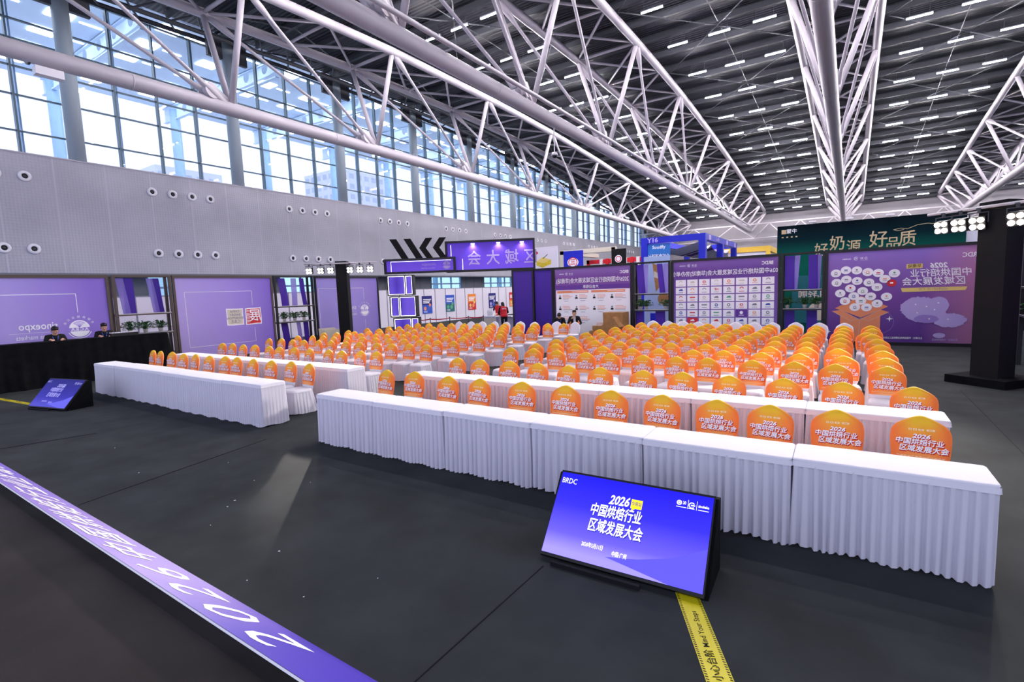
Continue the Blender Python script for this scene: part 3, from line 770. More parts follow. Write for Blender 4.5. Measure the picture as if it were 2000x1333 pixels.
def monitor(loc, rz, label, mats):
    r = thing('floor_monitor', label, 'monitor', loc, rz, 'slanted floor monitors')
    W = 1.30; lean = Vector((0, .48, .56)).normalized(); H = .735
    o = Vector((-W / 2, 0, .045)); nrm = EX.cross(lean)
    m_ = MB(); m_.obox(o, EX * W, lean * H, -nrm * .045); m_.build('bezel', 'black', r)
    P = (o + lean * .012, EX, lean, nrm); m_ = MB(); w, h = W, H - .03
    m_.rect(P, .012, W - .012, .012, h, 0, .003)
    m_.poly(P, [(w - .012, .012), (w - .012, .32), (w - .25, .2), (w - .5, .13), (w - .75, .09), (w - .3, .02), (w - .25, .012)], 1, .0035)
    t = lambda s, u, v, sz, mi=2, b=.02, sx=1., sh=0., al='CENTER', ro=0.: m_.text(P, s, u, v, sz, mi, False, b, al, .005, sx, sh, ro)
    t('2026', w * .437, h * .765, .105, 2, .025, .80, .25, ro=.02)
    m_.rect(P, w * .515, w * .585, h * .715, h * .82, 3, .0045); m_.poly(P, [(w * .525, h * .72), (w * .55, h * .72), (w * .522, h * .68)], 3, .0045); t('华南站', w * .55, h * .768, .038, 4, .012, .72)
    for dx, dz, mi, dd in ((.005, -.007, 4, .0045), (0, 0, 2, .0055)):
        m_.text(P, '中国烘焙行业', w * .43 + dx, h * .61 + dz, .110, mi, False, .018, 'CENTER', dd, .66, .1); m_.text(P, '区域发展大会', w * .445 + dx, h * .43 + dz, .114, mi, False, .018, 'CENTER', dd, .66, .1)
    t('2026年5月11日', w * .33, h * .205, .043, 2, .003, .66); t('中国·广州', w * .505, h * .175, .043, 2, .003, .66)
    t('BRDC', w * .075, h * .895, .068, 2, .0, .8)
    for k, s in enumerate(('30', 'CBE', 'sinobake')):
        pass
    m_.ring(P, w * .80, h * .885, .013, .02, 2, .005, 14); m_.disc(P, w * .80, h * .885, .009, 2, .005, 10); t('30', w * .83, h * .888, .036, 2, .01, .7)
    m_.ring(P, w * .873, h * .875, .017, .024, 2, .005, 14, .6, 5.6); m_.rect(P, w * .868, w * .892, h * .868, h * .882, 2, .005)
    t('sinobake', w * .94, h * .88, .03, 2, .015, .75)
    for u0, u1 in ((.785, .845), (.855, .89), (.91, .97)): m_.rect(P, w * u0, w * u1, h * .835, h * .842, 2, .005)
    m_.rect(P, w * .850, w * .852, h * .83, h * .93, 2, .005); m_.rect(P, w * .900, w * .902, h * .83, h * .93, 2, .005)
    m_.build('screen', mats, r)
    # black cloth wedge behind
    m_ = MB(); y1, z1 = .48, .60; w2 = W / 2 + .02
    top = o + lean * (H - .01)
    m_.add([(-w2, .05, 0), (w2, .05, 0), (-w2, .54, 0), (w2, .54, 0), (-w2, top.y + .01, top.z - .015), (w2, top.y + .01, top.z - .015), (-w2, top.y + .09, top.z - .03), (w2, top.y + .09, top.z - .03)],
           [(0, 2, 3, 1), (0, 1, 5, 4), (2, 6, 7, 3), (4, 5, 7, 6), (0, 4, 6, 2), (1, 3, 7, 5)]); m_.build('wedge_stand', 'black_cloth', r)
    m_ = MB(); m_.box(-W * .40, W * .16, -.06, -.03, .0, .035); m_.build('foot_rail', 'matte_black', r)
    return r
monitor((-1.385, 3.41, 0), .03, 'large slanted floor monitor with blue title screen before the front right tables', ['screen_blue', 'screen_band', 'screen_white', 'screen_yellow', 'screen_navy'])
monitor((-14.35, 3.30, 0), .22, 'slanted floor monitor with dim blue screen beside the black draped desk', ['screen_dim', 'screen_dim_band', 'screen_dim_white', 'screen_dim_white', 'screen_navy'])

# ---------------------------------------------------------------- sloping title board along the stage edge
grad_mat('board_purple_lit', [(0, '#6a50c0'), (.45, '#7259c2'), (.62, '#8a70c8'), (.80, '#8a72cc'), (.9, '#4026b0'), (1, '#3a22a8')], 'X', -14.5, -1.4, .45)  # lighter middle stretch: the spot beam's light painted into the board colour
bd = thing('stage_edge_board', 'long purple lettered board leaning along the stage edge', 'sign board')
o = Vector((-1.2, 1.765, .004)); u = Vector((-1, 0, 0)); v = Vector((0, -.495, .40)).normalized(); Lb = 16.5; Hb = .640
m_ = MB(); nrm = u.cross(v); m_.obox(o, u * Lb, v * Hb, -nrm * .012, 0); m_.build('core_board', 'white', bd)
P = (o, u, v, nrm); m_ = MB(); m_.rect(P, 0, Lb, 0, Hb, 0, .002)
x = .1
xx = 1.55
for ch in '2026': m_.text(P, ch, xx + .0, Hb * .50, .56, 1, False, .0, 'CENTER', .004, 1.3); xx += .48
xx += .10
for ch in '中国烘焙行业区域发展大会': m_.text(P, ch, xx, Hb * .50, .46, 1, False, .01, 'CENTER', .004, 1.1); xx += .58
m_.build('printed_face', ['board_purple_lit', 'white_print'], bd)

# ---------------------------------------------------------------- yellow warning tapes
mat('tape_yellow', '#e2d414', 0.5, noise=0.05, ns=4)
def tape(a, b, w, label):
    a, b = Vector(a), Vector(b); L_ = (b - a).length; u = (b - a).normalized(); v = EZ.cross(u)
    P = (a - v * w / 2 + EZ * .001, u, v, EZ); m_ = MB(); m_.obox(P[0], u * L_, v * w, EZ * .0015, 0)
    k = 0
    while k * .02 < L_ - .02:
        for v0 in (0.004, w - .02): m_.poly(P, [(k * .02, v0), (k * .02 + .008, v0), (k * .02 + .014, v0 + .016), (k * .02 + .006, v0 + .016)], 1, .0025)
        k += 1
    s = .12; j = 0
    while s < L_ - .2:
        m_.text(P, ('Mind Your Steps', '小心台阶')[j % 2], s + (.12 if j % 2 == 0 else .1), w / 2, .052 if j % 2 == 0 else .062, 1, False, .005, 'CENTER', .0028); s += .36 if j % 2 == 0 else .30; j += 1
    return tag(m_.build('warning_tape', ['tape_yellow', 'letter_black']), label, 'floor tape', 'yellow warning tapes on the carpet')
tape((-.30, 2.36, 0), (-.88, 3.52, 0), .155, 'yellow mind-your-steps tape running out from under the large floor monitor')
tape((-19.5, 2.95, 0), (-14.9, 3.42, 0), .12, 'yellow tape on the carpet between black desk and the far floor monitor')

# ---------------------------------------------------------------- shared emblem artwork
def emblem(m_, P, u, v, r, mi, bg, mirror=True):
    s = -1 if mirror else 1
    m_.disc(P, u, v, r * .72, mi, .005, 26); m_.ring(P, u, v, r * .80, r * .86, mi, .005, 26, PI * 1.12, PI * 1.88)
    m_.rect(P, u - r * .8, u + r * .8, v - r * .22, v + r * .08, bg, .007); m_.text(P, 'A.C.B.A', u, v - r * .07, r * .36, mi, mirror, .02, 'CENTER', .009)
    for k in range(9):
        a = PI * (.25 + .5 * k / 8); m_.line(P, [(u, v + r * .1), (u + r * .5 * math.cos(a), v + r * (.1 + .5 * math.sin(a)))], r * .025, bg, .007); m_.disc(P, u + r * .5 * math.cos(a), v + r * (.1 + .5 * math.sin(a)), r * .04, bg, .008, 8)
    for k, ch in enumerate('全联烘焙业公会'):
        a = PI * (.84 - .68 * k / 6); a = a if not mirror else PI - a
        m_.text(P, ch, u + r * 1.06 * math.cos(a), v + r * 1.0 * math.sin(a), r * .22, mi, mirror, .008, 'CENTER', .005, 1, 0, a - PI / 2)
def sponsors_line(m_, P, u, v, s, mi, mirror=True):
    sg = -1 if mirror else 1
    m_.ring(P, u, v, s * .3, s * .45, mi, .005, 14); m_.text(P, '30', u + sg * s * 1.3, v, s, mi, mirror, .02)
    m_.ring(P, u + sg * s * 3.2, v, s * .5, s * .68, mi, .005, 16, .6, 5.6); m_.rect(P, u + sg * s * 3.2 - s * .3, u + sg * s * 3.2 + s * .5, v - s * .12, v + s * .12, mi, .005)
    m_.text(P, 'sinobake', u + sg * s * 6.2, v, s * .8, mi, mirror, .02)
    m_.rect(P, u - s * .6 if mirror is False else u - s * 1.9, u + s * 1.9 if mirror is False else u + s * .6, v - s * .75, v - s * .68, mi, .005)

# ---------------------------------------------------------------- enclosure: panels, shelves
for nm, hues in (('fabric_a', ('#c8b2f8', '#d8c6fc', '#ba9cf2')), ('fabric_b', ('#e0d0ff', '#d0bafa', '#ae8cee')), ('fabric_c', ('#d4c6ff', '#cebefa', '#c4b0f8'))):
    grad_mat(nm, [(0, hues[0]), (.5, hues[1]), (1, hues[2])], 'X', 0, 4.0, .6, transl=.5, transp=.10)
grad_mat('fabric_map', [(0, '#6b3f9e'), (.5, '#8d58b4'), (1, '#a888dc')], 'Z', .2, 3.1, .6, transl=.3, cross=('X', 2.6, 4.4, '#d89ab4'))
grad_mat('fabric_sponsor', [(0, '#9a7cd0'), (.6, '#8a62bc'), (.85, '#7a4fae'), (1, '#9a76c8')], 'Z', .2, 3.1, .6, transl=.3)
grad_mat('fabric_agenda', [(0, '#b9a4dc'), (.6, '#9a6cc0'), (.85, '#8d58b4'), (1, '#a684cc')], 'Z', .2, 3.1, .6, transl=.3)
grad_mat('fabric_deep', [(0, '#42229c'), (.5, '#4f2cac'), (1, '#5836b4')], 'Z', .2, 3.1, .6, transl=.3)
grad_mat('fabric_header', [(0, '#7050d4'), (.5, '#6442cc'), (1, '#5836c0')], 'Z', 0, 1.4, .5, emis=.16, transl=.2)
grad_mat('fabric_lightbox', [(0, '#6a52d0'), (.5, '#4a2fb4'), (1, '#6a52d0')], 'X', 0, .8, .6, emis=.10)
TOP = 3.18
def panel(label, origin, udir, width, fabric, frame='black_frame', draw=None, cat='display panel', z0=.06):
    """framed fabric panel; local x along the panel, y away from the viewer"""
    u = Vector(udir).normalized(); rz = math.atan2(u.y, u.x)
    r = thing('display_panel', label, cat, origin, rz, 'purple fabric panels round the seating')
    f = .075; m_ = MB()
    m_.box(0, width, 0, .09, TOP - .09, TOP); m_.box(0, f, 0, .09, 0, TOP - .09); m_.box(width - f, width, 0, .09, 0, TOP - .09); m_.box(f, width - f, 0, .09, 0, z0)
    m_.build('frame', frame, r)
    m_ = MB(); m_.box(f, width - f, .035, .042, z0, TOP - .09, 0)
    P = (Vector((0, .035, 0)), EX, EZ, -EY)
    if draw: draw(m_, P, width)
    m_.build('printed_fabric', [fabric, 'white_print', 'lilac_print', 'orange_print', 'purple_card', 'red_print', 'grey_print', 'green_print', 'blue_print', 'yellow_print', 'cream', 'letter_black', 'map_shade'], r)
    return r
mat('map_shade', '#9c84cc', .7)
def stamp(m_, P, u, v, s, red):
    pts = [(u + s * a + random.uniform(-.012, .012), v + s * b + random.uniform(-.012, .012)) for a, b in ((-.5, -.5), (-.2, -.5), (.2, -.5), (.5, -.5), (.5, -.2), (.5, .2), (.5, .5), (.2, .5), (-.2, .5), (-.5, .5), (-.5, .2), (-.5, -.2))]
    m_.poly(P, pts, 1, .004); q = [(u + (a - u) * .88, v + (b - v) * .88) for a, b in pts]; m_.poly(P, q, 5 if red else 10, .006)
    if red:
        m_.text(P, '展', u + s * .10, v, s * .78, 1, True, .01, 'CENTER', .008)
        for k, ch in enumerate('中國烘焙'): m_.text(P, ch, u - s * .33, v + s * (.3 - .2 * k), s * .2, 1, True, .006, 'CENTER', .008)
    else:
        for k, t in enumerate(('CHINA', 'BAKERY', 'EXHIBITION', 'C.B.E.')): m_.text(P, t, u, v + s * (.32 - .2 * k), s * (.18 if k < 3 else .24), 6, True, .015, 'CENTER', .008)
def draw_expo(m_, P, w, eu, e2=None):
    m_.line(P, [(.1 if e2 is None else e2, 2.60), (eu, 2.60), (eu, 2.02)], .018, 1)
    if e2: m_.line(P, [(e2, 2.6), (e2, .55), (eu - .9, .55)], .018, 1)
    m_.line(P, [(eu, 1.05), (eu, .55)], .018, 1)
    emblem(m_, P, eu, 1.52, .36, 1, 0)
    m_.text(P, 'sinoexpo', eu - .95, 1.66, .30, 1, True, .012, 'CENTER', .005, .8); m_.rect(P, eu - 1.6, eu - .5, 1.47, 1.478, 1)
    m_.text(P, 'informa markets', eu - .98, 1.34, .19, 1, True, .004, 'CENTER', .005, .78)
XL = -19.8; YB = 20.25
panel('purple fabric panel with white trade show lettering behind the black desk', (XL, 2.0, 0), (0, 1, 0), 4.46, 'fabric_a', 'bronze_frame', lambda m_, P, w: draw_expo(m_, P, w, 3.60))
def d2(m_, P, w):
    m_.line(P, [(.36, 2.57), (2.84, 2.57), (2.84, 2.0)], .016, 1); m_.line(P, [(2.86, 1.1), (2.86, .55), (.38, .55), (.36, 2.57)], .016, 1)
    stamp(m_, P, 2.10, 1.57, .66, False); stamp(m_, P, 2.84, 1.56, .66, True)
panel('purple fabric panel printed with beige and red square stamps', (XL, 8.32, 0), (0, 1, 0), 3.74, 'fabric_b', 'bronze_frame', d2)
panel('purple fabric panel with white emblem behind the left light tower', (XL, 14.08, 0), (0, 1, 0), 3.72, 'fabric_c', 'black_frame', lambda m_, P, w: draw_expo(m_, P, w, 2.76, .18))

def blob(cx, cy, rx, ry, n=44, j=.06, seed=1):
    rnd = random.Random(seed); return [(cx + rx * math.cos(2 * PI * i / n) * (1 + rnd.uniform(-j, j)), cy + ry * math.sin(2 * PI * i / n) * (1 + rnd.uniform(-j, j))) for i in range(n)]
def fan(m_, P, pts, mi, d):
    cx = sum(a for a, b in pts) / len(pts); cy = sum(b for a, b in pts) / len(pts)
    for p, q in zip(pts, pts[1:] + pts[:1]): m_.poly(P, [(cx, cy), p, q], mi, d)
def dmap(m_, P, w):
    # x in metres from the panel's left edge (world x + .42)
    T = lambda s, u, v, z, mi=1, b=.02, sx=1., sh=0., d=.008: m_.text(P, s, u, v, z, mi, True, b, 'CENTER', d, sx, sh)
    sponsors_line(m_, P, 1.12, 2.86, .085, 1)
    T('BRDC', 3.72, 2.80, .19, 1, .03, .85)
    T('2026', 2.98, 2.52, .21, 1, .035, 1.0, .2); m_.rect(P, 2.18, 2.58, 2.46, 2.60, 9, .006); T('华南站', 2.38, 2.53, .115, 11, .01)
    T('中国烘焙行业', 3.02, 2.29, .26, 1, .013, .95, .1); T('区域发展大会', 2.86, 2.03, .27, 1, .013, .95, .1)
    m_.poly(P, [(2.10, 1.72), (3.62, 1.74), (3.66, 1.85), (2.06, 1.85)], 9, .006); T('2026年5月11日  广州', 2.86, 1.795, .085, 6, .0, .9)
    fan(m_, P, blob(2.55, 1.20, .48, .36, 60, .07, 4), 2, .006); fan(m_, P, blob(2.70, 1.02, .52, .28, 50, .06, 8), 2, .008); fan(m_, P, blob(3.00, 1.28, .26, .27, 30, .06, 6), 2, .010); fan(m_, P, blob(3.28, .82, .40, .22, 44, .09, 5), 2, .012)
    fan(m_, P, blob(3.06, .34, .15, .08, 20, .05, 3), 2, .006); fan(m_, P, blob(2.72, .86, .3, .13, 24, .06, 2), 12, .014)
    for a, c in ((2.45, 1.32), (2.72, 1.25), (3.0, 1.36), (2.5, 1.05), (2.92, 1.15), (3.25, .85), (2.8, .86)): m_.disc(P, a, c, .022, 1, .016, 10)
    # open carton, discs flying out
    m_.poly(P, [(.30, 1.22), (1.02, 1.62), (1.76, 1.26), (1.04, .90)], 3, .005)
    m_.poly(P, [(.46, 1.16), (1.0, .84), (1.56, 1.16), (1.56, .46), (.98, .02), (.46, .40)], 3, .006)
    m_.poly(P, [(.22, 1.12), (.46, 1.16), (1.0, .84), (.76, .78)], 3, .007); m_.poly(P, [(1.78, 1.08), (1.56, 1.16), (1.0, .84), (1.24, .78)], 3, .007)
    m_.line(P, [(1.0, .84), (.98, .04)], .008, 10, .009); m_.line(P, [(.46, 1.16), (1.0, .84), (1.56, 1.16)], .008, 10, .009); m_.line(P, [(.22, 1.12), (.76, .78), (1.0, .9), (1.24, .78), (1.78, 1.08)], .008, 10, .009)
    D = [(.30, 2.40), (.58, 2.49), (.88, 2.47), (1.18, 2.40), (1.46, 2.36), (1.88, 2.33), (.33, 2.08), (.60, 2.18), (.90, 2.12), (1.22, 2.06), (1.64, 2.16), (.72, 1.88), (1.06, 1.78), (1.44, 1.9), (.44, 1.72), (.82, 1.62), (1.28, 1.6), (1.70, 1.58), (.58, 1.46), (1.02, 1.46), (1.46, 1.36), (.86, 1.25), (1.18, 1.24)]
    for k, (a, c) in enumerate(D):
        m_.disc(P, a, c, .148, 1, .012 + .0012 * (k % 5), 22, .132); mi = (6, 8, 6, 3, 5, 7, 6)[k % 7]
        if k % 3 == 0: m_.ring(P, a, c, .03, .045, mi, .0195, 12)
        elif k % 3 == 1: m_.rect(P, a - .05, a + .05, c - .012, c + .02, mi, .0195)
        else: m_.disc(P, a, c + .02, .03, mi, .0195, 10)
        m_.rect(P, a - .055, a + .055, c - .055, c - .042, 6, .0195)
    m_.disc(P, 1.82, 2.02, .125, 5, .012, 22, .115); m_.rect(P, 1.78, 1.86, 2.0, 2.05, 1, .014)
    for a, c, s in ((1.80, .86, .10), (.14, .42, .08)):
        m_.poly(P, [(a + s * (1 if k % 2 == 0 else .28) * math.cos(PI * k / 4), c + s * (1 if k % 2 == 0 else .28) * math.sin(PI * k / 4)) for k in range(8)], 1, .008)
    m_.ring(P, 1.55, .75, .36, .366, 2, .0055, 30); T('2026年5月11日' if False else '主办单位：中国焙烤食品糖制品工业协会', 2.15, .24, .075, 1, .01, .75); T('承办单位：中国焙烤食品', 3.2, .2, .075, 2, .01, .75)
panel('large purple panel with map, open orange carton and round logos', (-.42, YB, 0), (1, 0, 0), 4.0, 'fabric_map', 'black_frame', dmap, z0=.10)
def dsp(m_, P, w):
    T = lambda s, u, v, z, mi=1, b=.02, sx=1.: m_.text(P, s, u, v, z, mi, True, b, 'CENTER', .008, sx)
    sponsors_line(m_, P, .92, 2.93, .08, 1); T('BRDC', 3.42, 2.88, .17, 1, .03, .85)
    T('2026中国烘焙行业区域发展大会(华南站)协办单位', 1.92, 2.60, .215, 1, .012, .83)
    rnd = random.Random(11); cw, chh = .395, .262; x0, y0 = .16, 2.42
    for r_ in range(8):
        for c in range(8):
            a, b = x0 + c * .442, y0 - (r_ + 1) * .298
            if b < .1: continue
            special = {(5, 1): 5, (4, 5): 4}.get((r_, c)); m_.rect(P, a, a + cw, b, b + chh, 1 if special is None else special, .006)
            cx, cy = a + cw / 2, b + chh * .6; mi = rnd.choice((6, 6, 3, 5, 7, 6, 8, 10)) if special is None else 1; k = rnd.randrange(5)
            if (r_, c) == (1, 3): m_.text(P, 'HF', cx, cy, .13, 5, True, .02, 'CENTER', .009)
            elif k == 0: m_.disc(P, cx, cy, .06, mi, .009, 16); m_.disc(P, cx, cy, .03, 1, .011, 10)
            elif k == 1: m_.ring(P, cx, cy, .04, .06, mi, .009, 16); m_.rect(P, cx - .04, cx + .04, cy - .008, cy + .008, mi, .01)
            elif k == 2: m_.rect(P, cx - .1, cx + .1, cy - .015, cy + .03, mi, .009)
            elif k == 3: m_.poly(P, [(cx - .09, cy - .03), (cx + .09, cy - .03), (cx + .05, cy + .05), (cx - .05, cy + .03)], mi, .009)
            else: m_.ring(P, cx, cy, .045, .07, mi, .009, 14, 0, PI)
            m_.rect(P, cx - .09, cx + .09, b + .05, b + .068, mi if special is None else 1, .009)
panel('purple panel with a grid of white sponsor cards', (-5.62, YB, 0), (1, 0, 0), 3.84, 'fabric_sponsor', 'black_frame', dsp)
def dag(m_, P, w):
    T = lambda s, u, v, z, mi=1, b=.02, sx=1.: m_.text(P, s, u, v, z, mi, True, b, 'CENTER', .009, sx)
    sponsors_line(m_, P, .95, 2.86, .085, 1); T('BRDC', 3.38, 2.83, .17, 1, .03, .85)
    T('2026中国烘焙行业区域发展大会(华南站)', 1.86, 2.53, .25, 1, .012, .78)
    m_.rect(P, .12, w - .1, 2.17, 2.34, 4, .005); T('大会日程表', 1.84, 2.255, .15, 1, .01)
    m_.rect(P, .12, w - .1, .1, 2.13, 1, .006)
    for x0 in (.18, 1.86):
        m_.rect(P, x0, x0 + 1.55, 2.0, 2.10, 3, .008); m_.rect(P, x0 + .75, x0 + 1.5, 2.04, 2.06, 1, .01)
        for r_, z in enumerate((1.78, 1.28, .80)):
            for c in range(2):
                if r_ == 2 and x0 > 1: continue
                a = x0 + .14 + .82 * c; m_.disc(P, a, z + .09, .04, 6, .009, 12); m_.poly(P, [(a - .07, z - .04), (a + .07, z - .04), (a + .05, z + .04), (a - .05, z + .04)], 11, .009)
                for k in range(4): m_.rect(P, a + .14, a + .14 + random.uniform(.3, .5), z + .12 - .055 * k, z + .138 - .055 * k, 3 if k < 3 else 6, .009)
                m_.rect(P, a + .2, a + .42, z - .14, z - .125, 6, .009)
    T('2026中国烘焙行业', 2.55, .62, .13, 3, .01, .9); T('区域发展大会', 2.62, .45, .14, 3, .01, .9)
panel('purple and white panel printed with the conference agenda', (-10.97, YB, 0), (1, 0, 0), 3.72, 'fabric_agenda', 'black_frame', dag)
panel('narrow plain deep purple panel between the entrance and the agenda panel', (-12.05, YB, 0), (1, 0, 0), 1.06, 'fabric_deep', 'black_frame')
dg = Vector((.859, .512, 0))
DG = lambda t, z=0: Vector((-17.95, 16.64, z)) + dg * t
panel('plain deep purple panel forming the right side of the entrance', tuple(DG(5.93)), dg, 1.02, 'fabric_deep', 'black_frame')
panel('purple panel on the side wall behind the right light tower', (3.62, 20.2, 0), (0, -1, 0), 3.5, 'fabric_map', 'black_frame')
panel('purple and orange panel at the right edge beyond the shelf unit', (3.62, 15.0, 0), (0, -1, 0), 3.0, 'fabric_map', 'black_frame')

# ---------------------------------------------------------------- potted plants
def plant(seed, h=.34, spread=.27):
    rnd = random.Random(seed); r = thing('potted_plant', '', 'plant')
    m_ = MB(); m_.lathe([(.055, 0), (.075, .13), (.08, .135), (.07, .13), (.065, .115)], n=18); m_.build('pot', 'pot', r, True)
    m_ = MB(); m_.lathe([(.0, .118), (.068, .116)], n=14); m_.build('soil', 'soil', r)
    m_ = MB()
    for k in range(90):
        a = rnd.uniform(0, 2 * PI); e = rnd.uniform(.1, 1.35); L_ = rnd.uniform(.55, 1.0) * h
        d = Vector((math.cos(a) * math.cos(e) * spread / h * 1.2, math.sin(a) * math.cos(e) * spread / h * 1.2, math.sin(e))); b0 = Vector((0, 0, .12))
        tip = b0 + d * L_; mid = b0 + d * L_ * .55 + Vector((0, 0, .02)); sd = Vector((-math.sin(a), math.cos(a), 0)) * rnd.uniform(.018, .032)
        end = tip + Vector((math.cos(a), math.sin(a), -.6)) * .05
        m_.tube([b0 + Vector((math.cos(a), math.sin(a), 0)) * .02, mid], .003, 4, 0, False)
        m_.add([mid, mid * .4 + tip * .6 + sd, tip, end, mid * .4 + tip * .6 - sd], [(0, 1, 2), (0, 2, 4), (1, 3, 2), (2, 3, 4)], rnd.choice((0, 0, 0, 1)))
    m_.build('foliage', ['leaf', 'leaf_light'], r)
    return r
plants = [plant(s) for s in (1, 2, 3)]; npl = 0
def put_plant(loc, label, rz):
    global npl
    q = plants[npl] if npl < 3 else dup(plants[npl % 3]); npl += 1
    return place(q, loc, rz, label, 'potted plants on the shelf units')

grad_mat('ribbon_deep', [(0, '#43219c'), (1, '#5230ac')], 'Z', 0, 3.1, .6, transl=.4)
grad_mat('ribbon_light', [(0, '#7a64cc'), (1, '#9c8ae0')], 'Z', 0, 3.1, .6, transl=.4, transp=.1)
def shelf(label, origin, udir, w, frame, where, rib, pl, back=True):
    u = Vector(udir).normalized(); rz = math.atan2(u.y, u.x); dp = .34
    r = thing('shelf_unit', label, 'shelf unit', origin, rz, 'open shelf units between the panels')
    p = .08
    for x in (0, w - p):
        for y in (0, dp):
            m_ = MB(); m_.box(x, x + p, y, y + p, 0, TOP - .06); m_.build('post', frame, r)
    m_ = MB(); m_.box(0, w, 0, p, TOP - .06, TOP); m_.box(0, w, dp, dp + p, TOP - .06, TOP); m_.box(0, p, p, dp, TOP - .06, TOP); m_.box(w - p, w, p, dp, TOP - .06, TOP); m_.build('top_frame', frame, r)
    for z in (1.22, 1.89):
        m_ = MB(); m_.box(p, w - p, .0, dp + p, z - .06, z); m_.box(p, w - p, -.004, -.001, z - .012, z, 1); m_.build('shelf_board', [frame, 'white'], r)
    for ri, (x0, x1, dx, z0, z1, mt) in enumerate(rib):
        m_ = MB(); n = 8; vs = []
        for i in range(n + 1):
            t = i / n; z = z1 + (z0 - z1) * t; yy = .10 + .045 * (ri % 4) + .012 * math.sin(t * 5 + x0 * 9)
            for q, (xa) in enumerate((x0, x1)): vs.append((xa + dx * t, yy, z))
        m_.add(vs, [(2 * i, 2 * i + 1, 2 * i + 3, 2 * i + 2) for i in range(n)])
        m_.build('fabric_ribbon', mt, r)
    c, s_ = math.cos(rz), math.sin(rz)
    for k, x in enumerate(pl):
        put_plant(Vector(origin) + Vector((c * x - s_ * .2, s_ * x + c * .2, 1.22)), 'leafy green plant in white pot, %s on the shelf %s' % (ORD[k], where), k * 1.3)
    return r
U, D_ = (1.90, 3.08), (.03, 1.15)
shelf('bronze shelf unit with purple ribbons and plants behind the black desk', (XL, 6.56, 0), (0, 1, 0), 1.72, 'bronze_frame', 'behind the desk',
      [(.12, .34, .12, *U, 'ribbon_light'), (.30, .62, .02, *U, 'ribbon_deep'), (1.02, 1.22, .14, *U, 'ribbon_light'), (1.16, 1.42, .1, *U, 'ribbon_deep')], (.42, .86, 1.32))
shelf('black shelf unit with purple ribbons and plants right of the stamp panel', (XL, 12.14, 0), (0, 1, 0), 1.86, 'black_frame', 'next to the stamps',
      [(.22, .55, .12, *U, 'ribbon_deep'), (.86, 1.12, -.02, *U, 'ribbon_light'), (1.28, 1.5, .12, *U, 'ribbon_deep'), (.3, .62, .1, *D_, 'ribbon_deep'), (.95, 1.15, .05, *D_, 'ribbon_light'), (1.3, 1.55, .06, *D_, 'ribbon_deep')], (.45, .95, 1.4))
shelf('black shelf unit between the agenda and the sponsor grid', (-7.22, YB, 0), (1, 0, 0), 1.55, 'black_frame', 'beside the agenda',
      [(.12, .42, .1, *U, 'ribbon_deep'), (.42, .62, -.04, *U, 'ribbon_light'), (.95, 1.18, .12, *U, 'ribbon_deep'), (1.2, 1.42, .0, *U, 'ribbon_light'), (.1, .4, .02, *D_, 'ribbon_deep'), (.9, 1.3, .02, *D_, 'ribbon_deep')], (.28, .5, 1.32))
shelf('black shelf unit between the sponsor grid and the map panel', (-1.76, YB, 0), (1, 0, 0), 1.33, 'black_frame', 'beside the map panel',
      [(.10, .40, .02, *U, 'ribbon_deep'), (.42, .58, -.08, *U, 'ribbon_light'), (.82, 1.1, .02, *U, 'ribbon_deep'), (1.1, 1.22, -.04, *U, 'ribbon_light'), (.12, .44, .02, *D_, 'ribbon_deep'), (.8, 1.12, .02, *D_, 'ribbon_deep')], (.2, .74, 1.1))
shelf('black shelf unit at the right edge behind the light tower', (3.62, 16.7, 0), (0, -1, 0), 1.6, 'black_frame', 'at the right edge',
      [(.3, .7, .1, *U, 'ribbon_deep'), (.2, .4, .1, *D_, 'ribbon_light')], (.35, .8))

# ---------------------------------------------------------------- diagonal entrance: header signs, arrows, light boxes
def header(label, t0, length, z0, z1, draw, dp=.5, fwd=0.0, group='header signs over the entrance'):
    o = DG(t0, z0) + Vector((dg.y, -dg.x, 0)) * fwd; rz = math.atan2(dg.y, dg.x); r = thing('header_sign', label, 'sign', o, rz, group)
    f = .09; H = z1 - z0; m_ = MB()
    m_.box(0, length, 0, dp, 0, f); m_.box(0, length, 0, dp, H - f, H); m_.box(0, f, 0, dp, f, H - f); m_.box(length - f, length, 0, dp, f, H - f); m_.build('frame', 'black_frame', r)
    m_ = MB(); m_.box(f, length - f, .12, .14, f, H - f); P = (Vector((0, .12, 0)), EX, EZ, -EY); draw(m_, P, length, H)
    m_.build('printed_face', ['fabric_header', 'lilac_print', 'led'], r)
    return r
def hbig(m_, P, w, h):
    for k, ch in enumerate('会大域区'): m_.text(P, ch, 1.35 + .88 * k, h * .40, .72, 1, True, .012, 'CENTER', .006, .92)
    m_.rect(P, .25, .268, h * .52, h - .18, 2); m_.rect(P, .78, .795, .1, h * .42, 2)
big = header('large purple header sign with pale mirrored characters over the entrance', 2.86, 4.2, 3.16, 4.60, hbig)
for k, x in enumerate((1.3, 2.5, 3.6)):
    m_ = MB(); m_.box(x - .09, x + .09, .10, .118, 1.27, 1.31); m_.build('downlight', 'led', big)
    ld = bpy.data.lights.new('downlight', 'SPOT'); ld.energy = 16; ld.spot_size = 2.3; ld.spot_blend = 1; ld.color = (.85, .8, 1); ld.shadow_soft_size = .05
    lo = bpy.data.objects.new('downlight_lamp', ld); COL.objects.link(lo); lo.parent = big; lo.location = (x, .02, 1.28); lo.rotation_euler = (.25, 0, 0)
